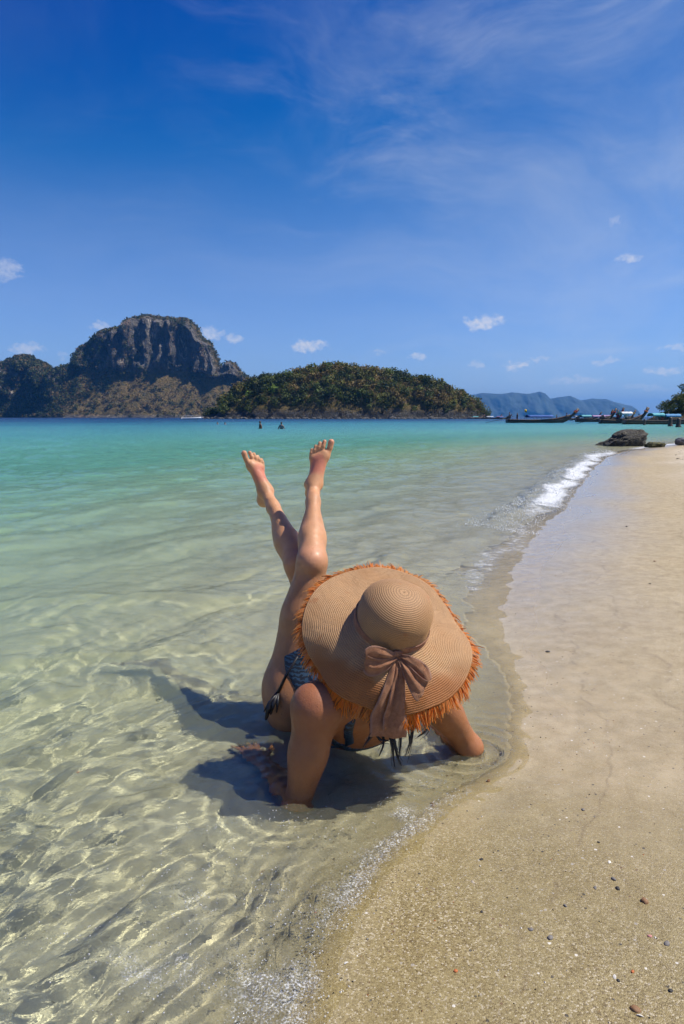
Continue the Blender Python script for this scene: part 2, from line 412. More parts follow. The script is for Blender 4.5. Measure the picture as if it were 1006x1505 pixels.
# a few travelling wavelets running up the shallows diagonally, with sharp crests
for (p0, p1, hh, wd) in [((-0.95, 1.05), (-0.18, 1.62), 0.009, 0.035), ((-0.72, 1.02), (-0.28, 1.30), 0.012, 0.030), ((-1.5, 2.05), (-0.55, 2.28), 0.010, 0.035), ((-1.3, 1.62), (-0.4, 1.86), 0.010, 0.03), ((-1.7, 2.75), (-.45, 3.15), .012, .05), ((-2.2, 3.6), (.2, 4.1), .018, .07)]:
    p0 = np.array(p0); p1 = np.array(p1); d = p1 - p0; L = np.linalg.norm(d); d /= L; n = np.array([-d[1], d[0]])
    uu = (wxp - p0[0]) * d[0] + (wyp - p0[1]) * d[1]; vv = (wxp - p0[0]) * n[0] + (wyp - p0[1]) * n[1]
    Wz += hh * sstep(-.1, .12, uu) * sstep(L + .12, L - .15, uu) * np.exp(-np.sqrt((vv / wd) ** 2 + .12) + .35) * np.clip(depth / 0.02, 0, 1)
# rings round the arms where they enter the water
for (cx_, cy_, hh) in [(0.405, 2.05, 0.0060), (-0.12, 1.80, 0.0045)]:
    rd = np.hypot(X - cx_, (Y - cy_)); Wz += hh * np.sin(rd * 2 * math.pi / 0.055) * np.exp(-rd / 0.14) * sstep(0.02, 0.06, rd)
# little breaker running along the beach
arc_y = sstep(5.2, 9.0, Y) * sstep(24, 18, Y)
edge = ws + 0.25 * fbm(X * 0.9, Y * 0.9, seed=51, oct=3)
brk = np.exp(-((edge + 0.42) / 0.26) ** 2) * arc_y
Wz += 0.060 * brk * (0.8 + 0.5 * fbm(X * 4, Y * 4, seed=52)) + 0.02 * brk * fbm(X * 11, Y * 11, seed=53, oct=3)
Wz += 0.035 * np.exp(-((ws + 0.02) / 0.10) ** 2) * 0
foam = 1.0 * np.exp(-((edge + 0.22) / 0.25) ** 2) * arc_y * sstep(-0.62, 0.1, fbm(X * 2.2, Y * 2.2, seed=54, oct=3) + 0.25)
foam = np.maximum(foam, 0.56 * np.exp(-((ws + 0.16 + .16 * fbm(X * 2, Y * 2, seed=57)) / 0.20) ** 2) * sstep(2.9, 4.4, Y) * sstep(8.5, 6.0, Y))
foam = np.maximum(foam, 0.8 * np.exp(-((ws + 0.15) / 0.45) ** 2) * sstep(20, 24, Y) * sstep(60, 45, Y))
near_edge = np.exp(-((ws + 0.06 + .06 * fbm(X * 5, Y * 5, seed=55)) / 0.075) ** 2) * sstep(1.9, 1.5, Y)
froth = np.zeros_like(X)
for (px, py, sx_, sy_, a_) in [(420, 1440, .13, .12, .95), (330, 1320, .16, .10, .55), (470, 1340, .09, .10, .75), (550, 1260, .07, .06, .7), (595, 1195, .06, .05, .85), (230, 1430, .16, .08, .6), (430, 1215, .12, .05, .45), (735, 1105, .07, .04, .35), (60, 1370, .16, .07, .4), (640, 1150, .05, .03, .5)]:
    c_ = PG(px, py); froth = np.maximum(froth, a_ * np.exp(-((X - c_[0]) / sx_) ** 2 - ((Y - c_[1]) / sy_) ** 2))
froth = np.maximum(froth, .75 * np.exp(-((ws + 0.05 + .05 * fbm(X * 6, Y * 6, seed=58)) / 0.045) ** 2) * sstep(2.3, 1.7, Y))
froth = froth * (0.55 + 0.9 * sstep(-.25, .35, fbm(X * 9, Y * 9, seed=59, oct=4)))
Wz = np.where(ws > 0.02, Wz * np.clip(1 - (ws - 0.02) / 0.5, 0, 1), Wz)
# body colour of the water (suspended matter and depth)
dsea = np.maximum(-ws, 0)
nz = fbm(X * 0.10, Y * 0.05, seed=61, oct=4)
dd = dsea * (1 + 0.30 * nz + 0.22 * fbm(X * 0.02, Y * 0.06, seed=62, oct=3))
wmix = 0.08 * sstep(0.0, 0.35, dd) + 0.02 + 0.10 * sstep(0.2, 2.5, dd) + 0.34 * sstep(1.2, 6.5, dd) + 0.46 * sstep(6.0, 26.0, dd)
wmix = wmix + 0.05 * fbm(X * 0.5, Y * 1.4, seed=63, oct=3) * sstep(2, 5, dd)
wmix = np.clip(wmix, 0, 0.95)
stops = [(0.0, (0.50, 0.47, 0.30)), (3.0, (0.37, 0.52, 0.32)), (6.5, (0.22, 0.45, 0.28)), (11.0, (0.13, 0.40, 0.29)), (20.0, (0.11, 0.34, 0.28)), (38.0, (0.075, 0.29, 0.30)), (75.0, (0.04, 0.20, 0.27)), (150.0, (0.014, 0.085, 0.175)), (400.0, (0.005, 0.035, 0.11))]
sx_ = np.array([q[0] for q in stops]); sc_ = np.array([q[1] for q in stops])
wcol = np.stack([np.interp(dd, sx_, sc_[:, k]) for k in range(3)], 1)
tint = np.exp(-np.stack([depth * 0.50, depth * 0.08, depth * 0.32], 1)) * np.array([0.985, 1.0, 0.975])
wrough = 0.01 + 0.20 * sstep(6, 60, RR)
Fq = grid_faces(*wx.shape)
keep = (wb[Fq] - Wz[Fq]).min(1) < 0.004
Fq = Fq[keep]
used, inv = np.unique(Fq, return_inverse=True); Fq = inv.reshape(-1, 4)
sme = mesh_np('sea', np.stack([X, Y, Wz], 1)[used], Fq, True, {'wmix': wmix[used], 'wcol': wcol[used], 'wtint': tint[used], 'wrough': wrough[used], 'foam': foam[used], 'thin': (Wz - wb)[used], 'froth': froth[used]})
m, t = new_mat('sea_water')
co = t.coord('Object')
far = t.node('ShaderNodeVectorMath', operation='LENGTH', ins={0: t.pos()}).outputs['Value']
n1 = t.noise(t.map(co, rot=(0, 0, R(-25)), sc=(1, 1.6, 1)), 3.2, 4, 0.6, 0.4)
n2 = t.noise(t.map(co, rot=(0, 0, R(15)), sc=(0.6, 1.4, 1)), 0.45, 4, 0.6, 0.4)
n0 = t.noise(co, 52.0, 3, 0.55, 0.3)
hg = t.math('ADD', t.math('MULTIPLY', n1, t.rng(far, 5, 22, 0.0, 0.11)), t.math('MULTIPLY', n2, t.rng(far, 20, 110, 0.0, 0.85)))
hg = t.math('ADD', hg, t.math('MULTIPLY', n0, t.rng(far, 1.0, 8.0, 0.0028, 0.007)))
bw = t.bump(hg, 1.0, 1.0)
refr = t.node('ShaderNodeBsdfRefraction', ins={'Color': t.attr('wtint'), 'Roughness': 0.0, 'IOR': 1.333, 'Normal': bw})
body = t.node('ShaderNodeBsdfDiffuse', ins={'Color': t.attr('wcol'), 'Normal': bw})
mx = t.node('ShaderNodeMixShader', ins={0: t.attr('wmix', 2), 1: refr.outputs[0], 2: body.outputs[0]})
gl = t.node('ShaderNodeBsdfGlossy', ins={'Color': (0.62, 0.64, 0.66), 'Roughness': t.attr('wrough', 2), 'Normal': bw})
fr = t.node('ShaderNodeFresnel', ins={'IOR': 1.333, 'Normal': bw})
mx2 = t.node('ShaderNodeMixShader', ins={0: fr.outputs[0], 1: mx.outputs[0], 2: gl.outputs[0]})
flm = t.rng(t.attr('thin', 2), 0.0, 0.014, 0.98, 0.80)
clear = t.node('ShaderNodeBsdfTransparent', ins={0: t.comb(flm, flm, t.math('MULTIPLY', flm, 0.96))})
mxc = t.node('ShaderNodeMixShader', ins={0: fr.outputs[0], 1: clear.outputs[0], 2: gl.outputs[0]})
mx2 = t.node('ShaderNodeMixShader', ins={0: t.math('LESS_THAN', t.attr('thin', 2), 0.012), 1: mx2.outputs[0], 2: mxc.outputs[0]})
fv = t.voro(co, 34.0, 'DISTANCE_TO_EDGE'); fv2 = t.voro(t.map(co, loc=(3, 1, 0)), 70.0, 'DISTANCE_TO_EDGE'); fn = t.noise(co, 13, 7, 0.75)
fa = t.attr('foam', 2)
fm = t.math('ADD', t.math('MULTIPLY', fa, 1.25), t.math('SUBTRACT', t.math('MULTIPLY', fn, 1.2), 1.12))
fm = t.math('SUBTRACT', fm, t.math('MULTIPLY', t.math('MINIMUM', fv, fv2), 0.9))
fmask = t.math('MULTIPLY', t.rng(fm, -0.05, 0.55), 0.92)
fd = principled(t, **{'Base Color': (0.80, 0.82, 0.82), 'Roughness': 0.5, 'Normal': t.bump(t.math('ADD', fn, t.math('MULTIPLY', fv, 1.5)), 1.0, 0.02)})
q1 = t.voro(co, 150.0, 'DISTANCE_TO_EDGE'); q2 = t.voro(t.map(co, loc=(1, 2, 0)), 320.0, 'F1'); q3 = t.noise(co, 48, 6, 0.75)
fz = t.math('ADD', t.attr('froth', 2), t.math('SUBTRACT', t.math('MULTIPLY', q3, 1.5), 1.30))
fz = t.math('SUBTRACT', t.math('SUBTRACT', fz, t.math('MULTIPLY', q1, 1.0)), t.math('MULTIPLY', q2, 0.35))
spk2 = t.rng(t.noise(co, 210, 3, 0.6), 0.46, 0.66)
fmask = t.math('MAXIMUM', fmask, t.math('MULTIPLY', t.math('ADD', t.math('MULTIPLY', spk2, 0.62), 0.07), t.rng(fz, -0.42, 0.30)))
mx3 = t.node('ShaderNodeMixShader', ins={0: fmask, 1: mx2.outputs[0], 2: fd.outputs[0]})
SEA = finish(m, t, mx3.outputs[0])
sea = add_obj('sea', sme, SEA); tag(sea, kind='structure'); caustic(sea, caster=True, receiver=False)

# ================================================================== islands and far hills
def outline(pts, xs, dist, base=613.5):
    """pixel skyline -> (world x, height) at a distance; returns height for the world x asked for"""
    px = np.array([p[0] for p in pts], float); py = np.array([p[1] for p in pts], float)
    kx = np.array([P(a, base, dist)[0] for a in px]); hz = np.array([max(P(a, b, dist)[2], -2.0) for a, b in zip(px, py)])
    return np.interp(xs, kx, hz)

def leaf_cloud(C, S, nleaf, rngs, leaf=0.34, flat=0.8, cols=None, jit=0.25, hull=0.55):
    """crowns made of many small leaf-clump faces. C (N,3) centres, S (N,) crown radii -> verts, quads, colours"""
    N = len(C); M = N * nleaf
    d = rngs.normal(size=(M, 3)); d /= np.linalg.norm(d, axis=1, keepdims=True)
    rad = hull + (1 - hull) * rngs.random(M) ** 0.7
    lump = 1 + 0.28 * np.sin(d[:, 0] * 5 + np.repeat(rngs.random(N) * 6, nleaf)) * np.cos(d[:, 1] * 4 + d[:, 2] * 3)
    S_ = np.repeat(S, nleaf)
    p = np.repeat(C, nleaf, 0) + d * (rad * lump * S_)[:, None] * np.array([1, 1, flat])
    nrm = d + 0.7 * rngs.normal(size=(M, 3)); nrm /= np.linalg.norm(nrm, axis=1, keepdims=True)
    a = np.cross(nrm, rngs.normal(size=(M, 3))); a /= np.linalg.norm(a, axis=1, keepdims=True)
    b = np.cross(nrm, a)
    sz = (S_ * leaf * (0.6 + 0.8 * rngs.random(M)))[:, None]
    V = np.stack([p - a * sz * .9, p - b * sz * .55 + nrm * sz * .15, p + a * sz * .9, p + b * sz * .55 + nrm * sz * .15], 1).reshape(-1, 3)
    Q = np.arange(M * 4).reshape(-1, 4)
    colr = None
    if cols is not None:
        c = np.repeat(cols, nleaf, 0) * (1 + jit * (rngs.random((M, 1)) * 2 - 1))
        colr = np.repeat(c, 4, 0)
    return V, Q, colr
def foliage_mat(name, trans=0.25, rough=0.65):
    m, t = new_mat(name)
    c = t.attr('Col')
    d = principled(t, **{'Base Color': c, 'Roughness': rough, 'Specular IOR Level': 0.25})
    tr = t.node('ShaderNodeBsdfTranslucent', ins={0: c})
    mx = t.node('ShaderNodeMixShader', ins={0: trans, 1: d.outputs[0], 2: tr.outputs[0]})
    return finish(m, t, mx.outputs[0])
FOL = foliage_mat('foliage')

def rock_mat(name, base, dark, pale, warm, scale, streak=True):
    m, t = new_mat(name); co = t.coord('Object')
    n = t.noise(co, scale, 7, 0.65)
    col = t.mix(t.rng(n, 0.3, 0.7), dark, base)
    if streak:
        st = t.noise(t.map(co, sc=(1, 1, 0.22)), scale * 3.2, 5, 0.65, 0.6)
        col = t.mix(t.rng(st, 0.55, 0.68, 0.0, 0.85), col, pale)
        st2 = t.noise(t.map(co, loc=(40, 0, 0), sc=(1, 1, 0.35)), scale * 2.0, 5, 0.6, 0.5)
        col = t.mix(t.rng(st2, 0.55, 0.72, 0.0, 0.6), col, warm)
        st3 = t.noise(t.map(co, loc=(9, 7, 0), sc=(1, 1, 0.25)), scale * 4.0, 4, 0.6, 0.4)
        col = t.mix(t.rng(st3, 0.52, 0.66, 0.0, 0.7), col, dark)
    soil = t.attr('soil', 2)
    sn = t.noise(co, scale * 2.5, 6, 0.7)
    col = t.mix(soil, col, t.ramp(sn, [(0.25, (0.055, 0.060, 0.022)), (0.5, (0.17, 0.125, 0.045)), (0.75, (0.27, 0.18, 0.07))]))
    b = t.bump(t.math('ADD', n, t.noise(co, scale * 8, 5, 0.7)), 1.0, 1.2 / scale * 0.25)
    return finish(m, t, principled(t, **{'Base Color': col, 'Roughness': 0.9, 'Specular IOR Level': 0.2, 'Normal': b}))

# ---- tall limestone island
D1 = 1200.0
K_OUT = [(-90, 590), (-60, 556), (-30, 545), (0, 541), (7, 537), (25, 521), (43, 520), (56, 527), (68, 531), (86, 545), (92, 547), (100, 541), (106, 534), (108, 518), (122, 502), (136, 489), (150, 479), (172, 475), (184, 464), (193, 459), (203, 457), (215, 456), (232, 458), (250, 458), (268, 461), (279, 463), (290, 473), (297, 490), (304, 493), (311, 498), (318, 514), (323, 529), (328, 538), (332, 531), (338, 527), (344, 533), (349, 541), (358, 549), (372, 560), (395, 575), (420, 595), (440, 612)]
CL_B = [(-90, 600), (0, 590), (20, 585), (60, 590), (90, 590), (106, 540), (130, 540), (160, 548), (180, 548), (215, 543), (250, 544), (285, 548), (318, 556), (330, 551), (350, 552), (372, 570), (440, 613)]
K_OUT = [(x_ + (9 * (215 - x_) / 115 if 100 < x_ < 215 else (-6 * (x_ - 215) / 115 if 215 <= x_ < 330 else 0)), y_) for x_, y_ in K_OUT]
nu, nv = 520, 190
Xs = np.linspace(P(-90, 613, D1 + 90)[0], P(440, 613, D1 + 90)[0], nu)
Hs = outline(K_OUT, Xs, D1 + 95); Bs = np.minimum(outline(CL_B, Xs, D1 + 60), Hs * 0.82)
Hs = Hs + 1.8 * fbm(Xs / 9, Xs * 0, seed=71, oct=3) - 3.0
Hs = np.maximum(Hs, 1.0); Bs = np.maximum(Bs, 0.5)
v = np.linspace(0, 1, nv)[None, :]; H = Hs[:, None]; B = Bs[:, None]; XX = Xs[:, None] + 0 * v
t1 = np.clip(v / 0.36, 0, 1); t2 = np.clip((v - 0.36) / 0.30, 0, 1); t3 = np.clip((v - 0.66) / 0.28, 0, 1); t4 = np.clip((v - 0.94) / 0.06, 0, 1)
ZZ = -3 + (B + 3) * t1 ** 1.15 + (0.78 * H - 0.78 * B) * t2 + (0.22 * H - 0.22 * B) * np.sin(t3 * math.pi / 2) - (H + 3) * t4
YY = D1 + 0.95 * B * t1 + 0.20 * (H - B) * t2 + 55 * (1 - np.cos(t3 * math.pi / 2)) + 130 * t4 + 70 * ((XX - XX.mean()) / 330) ** 2
cliff = sstep(0.33, 0.42, v) * sstep(0.90, 0.70, v) * np.clip((H - B) / 25, 0, 1)
bare = sstep(-.30, .12, fbm(XX / 42, ZZ / 60, seed=84, oct=3) + .9 * (sstep(100, 190, (XX - P(0, 613, D1)[0]) / 1.27) - .55)) * cliff
fl = 1 - np.abs(fbm(XX / 38 + .5 * fbm(XX / 60, ZZ / 60, seed=74), ZZ / 120, seed=73, oct=3)) * 2.2
fl2 = fbm(XX / 13, ZZ / 34, seed=75, oct=4)
YY = YY - cliff * (24 * fl + 12 * fl2 + 5 * fbm(XX / 5, ZZ / 14, seed=85, oct=3)) - (1 - cliff) * 7 * fbm(XX / 30, ZZ / 30, seed=77, oct=4) * sstep(0, 0.05, v)
ZZ = ZZ + (1 - cliff) * 3.0 * fbm(XX / 16, YY / 16, seed=79, oct=3) * sstep(0, 0.06, v) * sstep(1, 0.93, v)
XX = XX + cliff * 4 * fbm(ZZ / 40, XX / 40, seed=80)
soil = np.clip(1 - cliff * 1.25, 0, 1) * sstep(2, 7, ZZ)
KV = np.stack([XX, YY, ZZ], -1).reshape(-1, 3)
kme = mesh_np('karst_island', KV, grid_faces(nu, nv), True, {'soil': soil.ravel()})
KROCK = rock_mat('karst_limestone', (0.23, 0.205, 0.17), (0.042, 0.041, 0.039), (0.58, 0.50, 0.39), (0.44, 0.26, 0.13), 0.028)
isl = add_obj('limestone_island', kme, KROCK); tag(isl, 'tall grey limestone cliff island with brown scrub slopes', 'island', kind='structure')
rg = np.random.default_rng(11)
def pick(n, w):
    w = w.ravel() / w.sum(); return rg.choice(len(w), n, p=w)
wgt = (1 - bare * 0.90) * sstep(0.02, 0.06, v) * sstep(0.955, 0.93, v)
left = sstep(190, 60, (XX - P(0, 613, D1)[0]) / 1.196)
wgt = wgt * (0.35 + 1.0 * left + 0.9 * sstep(0.72, 0.78, v)) * (0.5 + 0.9 * sstep(-.2, .35, fbm(XX / 28, ZZ / 20, seed=82, oct=3)))
ii = pick(8000, wgt)
Ck = KV[ii] + rg.normal(size=(len(ii), 3)) * np.array([1.5, 1, 0.8]); Sk = 2.2 + 2.6 * rg.random(len(ii)) ** 1.6
Ck[:, 1] -= 1.0
pal = np.array([(0.055, 0.078, 0.022), (0.075, 0.088, 0.024), (0.036, 0.052, 0.020), (0.17, 0.12, 0.045), (0.13, 0.12, 0.035), (0.22, 0.145, 0.06)])
pi_ = rg.choice(6, len(ii), p=[.3, .22, .22, .11, .10, .05])
brown = rg.random(len(ii)) > (0.45 + 0.55 * np.clip(left.ravel()[ii] + (v + 0 * XX).ravel()[ii] * 0.8 - 0.1, 0, 1))
pi_ = np.where(brown, rg.choice([3, 4, 5], len(ii)), pi_)
Vv, Qq, Cc = leaf_cloud(Ck, Sk, 22, rg, 0.42, 0.85, pal[pi_])
wood = add_obj('hillside_scrub', mesh_np('hillside_scrub', Vv, Qq, False, {'Col': Cc}), FOL)
tag(wood, 'dark green and brown scrub covering the tall limestone island', 'scrub', kind='stuff')

# ---- low wooded island
D2 = 420.0
M_OUT = [(296, 613), (301, 604), (312, 601), (322, 599), (327, 583), (347, 567), (369, 558), (382, 551), (399, 549), (434, 543), (460, 535), (478, 532), (500, 532), (517, 536), (535, 538), (570, 542), (596, 547), (622, 551), (653, 560), (684, 578), (705, 592), (714, 598), (718, 607), (722, 613)]
nu, nv = 360, 120
Xs = np.linspace(P(294, 613, D2)[0], P(724, 613, D2)[0], nu)
Hs = np.maximum(outline(M_OUT, Xs, D2 + 12) - 3.0, 0.4)
v = np.linspace(0, 1, nv)[None, :]; H = Hs[:, None]; XX = Xs[:, None] + 0 * v
a = v * math.pi * 0.5 / 0.72
hf = np.where(v < 0.72, np.sin(np.minimum(a, math.pi / 2)) ** 0.85, 1 - ((v - 0.72) / 0.28) ** 2)
halfd = 26 * np.sqrt(np.clip(1 - ((Xs - Xs.mean()) / (0.52 * (Xs[-1] - Xs[0]))) ** 2, 0.02, 1))[:, None]
YY = D2 + 12 - halfd + 2 * halfd * v + 0 * XX
YY = YY - 1.6 * fbm(XX / 9, v * 9, seed=91, oct=4) * 1.2
ZZ = -1.0 + (H + 1.0) * hf + 1.2 * fbm(XX / 7, YY / 7, seed=93, oct=3) * np.clip(hf * 3, 0, 1)
steep = sstep(0.02, 0.06, v) * sstep(0.30, 0.18, v)
ZZ = np.where(v < 0.16, np.maximum(ZZ, -1 + 5.5 * (v / 0.16) ** 0.7 * np.clip(H / 12, 0, 1) * (0.8 + 0.5 * fbm(XX / 5, v * 3, seed=95))), ZZ)
soil = sstep(3.0, 7.0, ZZ + 2 * fbm(XX / 6, YY / 6, seed=96))
MV = np.stack([XX, YY, ZZ], -1).reshape(-1, 3)
mme = mesh_np('wooded_island', MV, grid_faces(nu, nv), True, {'soil': soil.ravel()})
MROCK = rock_mat('dark_shore_rock', (0.085, 0.080, 0.072), (0.030, 0.030, 0.030), (0.17, 0.16, 0.14), (0.12, 0.085, 0.055), 0.16)
mi = add_obj('wooded_island', mme, MROCK); tag(mi, 'low dark island covered in green and rusty trees', 'island', kind='structure')
wgt = sstep(0.06, 0.14, v) * sstep(1, 0.9, v) * sstep(1.2, 4.0, ZZ) * (0.4 + H / 30)
ii = pick(2700, wgt)
Cm = MV[ii] + rg.normal(size=(len(ii), 3)) * np.array([0.9, 0.6, 0.3]); Sm = 0.75 + 3.0 * rg.random(len(ii)) ** 3.0; Cm[:, 2] += Sm * 0.55
pal2 = np.array([(0.080, 0.105, 0.020), (0.050, 0.068, 0.016), (0.11, 0.135, 0.026), (0.165, 0.12, 0.036), (0.15, 0.15, 0.034), (0.030, 0.043, 0.015), (0.15, 0.22, 0.03)])
pz = fbm(Cm[:, 0] / 22, Cm[:, 2] / 10, seed=97, oct=2)
pi_ = np.where(pz > 0.12, rg.choice([3, 4, 0, 1], len(ii), p=[.38, .3, .2, .12]), rg.choice([0, 1, 2, 5, 4, 6], len(ii), p=[.28, .22, .14, .22, .11, .03]))
Vv, Qq, Cc = leaf_cloud(Cm, Sm, 95, rg, 0.22, 0.85, pal2[pi_] * rg.uniform(.65, 1.5, (len(ii), 1)), .45)
wd = add_obj('island_forest', mesh_np('island_forest', Vv, Qq, False, {'Col': Cc}), FOL)
tag(wd, 'green and rust coloured trees covering the low island', 'forest', kind='stuff')
# boulders along the waterline of the low island
mb = MB()
for k in range(150):
    bx = rg.uniform(Xs[4], Xs[-4]); by = float(D2 + 12 - np.interp(bx, Xs, halfd[:, 0])) - rg.uniform(0.0, 2.2); br = rg.uniform(0.4, 1.5) * (1.6 if rg.random() < 0.1 else 1)
    rows = []
    for q in range(5):
        aa = -0.4 + q / 4.0 * 1.95
        rows.append([(bx + br * 1.2 * math.cos(aa) * math.cos(w) * rg.uniform(.75, 1.15), by + br * math.cos(aa) * math.sin(w) * rg.uniform(.75, 1.15), br * 0.75 * math.sin(aa) * rg.uniform(.8, 1.15)) for w in np.linspace(0, 2 * math.pi, 8)[:-1]])
    mb.sheet(rows, True)
SHORE_ROCK = simple_mat('waterline_rock', (0.085, 0.078, 0.068), 0.9, 0.5, 0.8, 0.05, 4)
o = mb.build('waterline_boulders', SHORE_ROCK); tag(o, 'dark boulders lining the waterline of the low island', 'boulders', kind='stuff')

# ---- distant hills
D3 = 6500.0
F_OUT = [(560, 600), (600, 590), (650, 586), (680, 583), (696, 580), (712, 577), (737, 579), (753, 576), (775, 579), (794, 575), (803, 578), (812, 586), (828, 583), (841, 581), (850, 585), (860, 588), (875, 585), (894, 586), (910, 591), (929, 596), (938, 600), (946, 613)]
nu, nv = 300, 60
Xs = np.linspace(P(560, 613, D3)[0], P(948, 613, D3)[0], nu)
Hs = np.maximum(outline(F_OUT, Xs, D3 + 250), 2) * (1 + 0.03 * fbm(Xs / 90, Xs * 0, seed=101))
v = np.linspace(0, 1, nv)[None, :]; H = Hs[:, None]; XX = Xs[:, None] + 0 * v
ZZ = -5 + (H + 5) * np.where(v < 0.7, np.sin(np.minimum(v / 0.7, 1) * math.pi / 2), 1 - ((v - .7) / .3) ** 2)
YY = D3 + 500 * v + 0 * XX - 90 * fbm(XX / 160, ZZ / 160, seed=103, oct=4) * sstep(0, .1, v) * sstep(1, .8, v) - 60 * np.abs(fbm(XX / 220, ZZ / 900, seed=105, oct=2))
hme = mesh_np('distant_hills', np.stack([XX, YY, ZZ], -1).reshape(-1, 3), grid_faces(nu, nv), True, {'soil': 0 * XX.ravel() + 1})
HILL = simple_mat('distant_forest', (0.030, 0.048, 0.036), 0.9, 0.4, 0.006)
dh = add_obj('distant_hills', hme, HILL); tag(dh, 'blue hazy ridge of distant hills', 'hills', kind='structure')

# ================================================================== smooth bodies: distance fields turned into one continuous skin
def surface_nets(F, xs, ys, zs):
    S = F < 0
    nx, ny, nz = F.shape
    cnt = np.zeros((nx - 1, ny - 1, nz - 1), np.int8)
    for a in (0, 1):
        for b in (0, 1):
            for c in (0, 1):
                cnt += S[a:nx - 1 + a, b:ny - 1 + b, c:nz - 1 + c]
    act = (cnt > 0) & (cnt < 8)
    I, J, K = np.nonzero(act)
    idx = -np.ones(act.shape, np.int32); idx[I, J, K] = np.arange(len(I))
    acc = np.zeros((len(I), 3)); n = np.zeros(len(I))
    G = (xs, ys, zs)
    corners = [(a, b, c) for a in (0, 1) for b in (0, 1) for c in (0, 1)]
    val = {cn: F[I + cn[0], J + cn[1], K + cn[2]] for cn in corners}
    base = (I, J, K)
    for cn in corners:
        for ax in range(3):
            if cn[ax]: continue
            c2 = list(cn); c2[ax] = 1; c2 = tuple(c2)
            fa, fb = val[cn], val[c2]
            m = (fa < 0) != (fb < 0)
            tt = np.where(m, fa / np.where(m, fa - fb, 1), 0)
            for d in range(3):
                p0 = G[d][base[d] + cn[d]]
                if d == ax: p0 = p0 + tt * (G[d][base[d] + 1] - G[d][base[d]])
                acc[:, d] += np.where(m, p0, 0)
            n += m
    V = acc / n[:, None]
    faces = []
    for ax in range(3):
        sl0 = [slice(None)] * 3; sl1 = [slice(None)] * 3
        sl0[ax] = slice(0, -1); sl1[ax] = slice(1, None)
        cr = S[tuple(sl0)] != S[tuple(sl1)]
        o1, o2 = [d for d in range(3) if d != ax]
        ii = list(np.nonzero(cr))
        ok = (ii[o1] > 0) & (ii[o2] > 0) & (ii[o1] < F.shape[o1] - 1) & (ii[o2] < F.shape[o2] - 1)
        ii = [q[ok] for q in ii]
        inside = S[tuple(ii)]
        def cell(d1, d2):
            q = list(ii); q[o1] = ii[o1] - d1; q[o2] = ii[o2] - d2; return idx[tuple(q)]
        q = np.stack([cell(1, 1), cell(0, 1), cell(0, 0), cell(1, 0)], 1)
        flip = inside if ax != 1 else ~inside
        q = np.where(flip[:, None], q, q[:, ::-1])
        faces.append(q)
    return V, np.concatenate(faces)

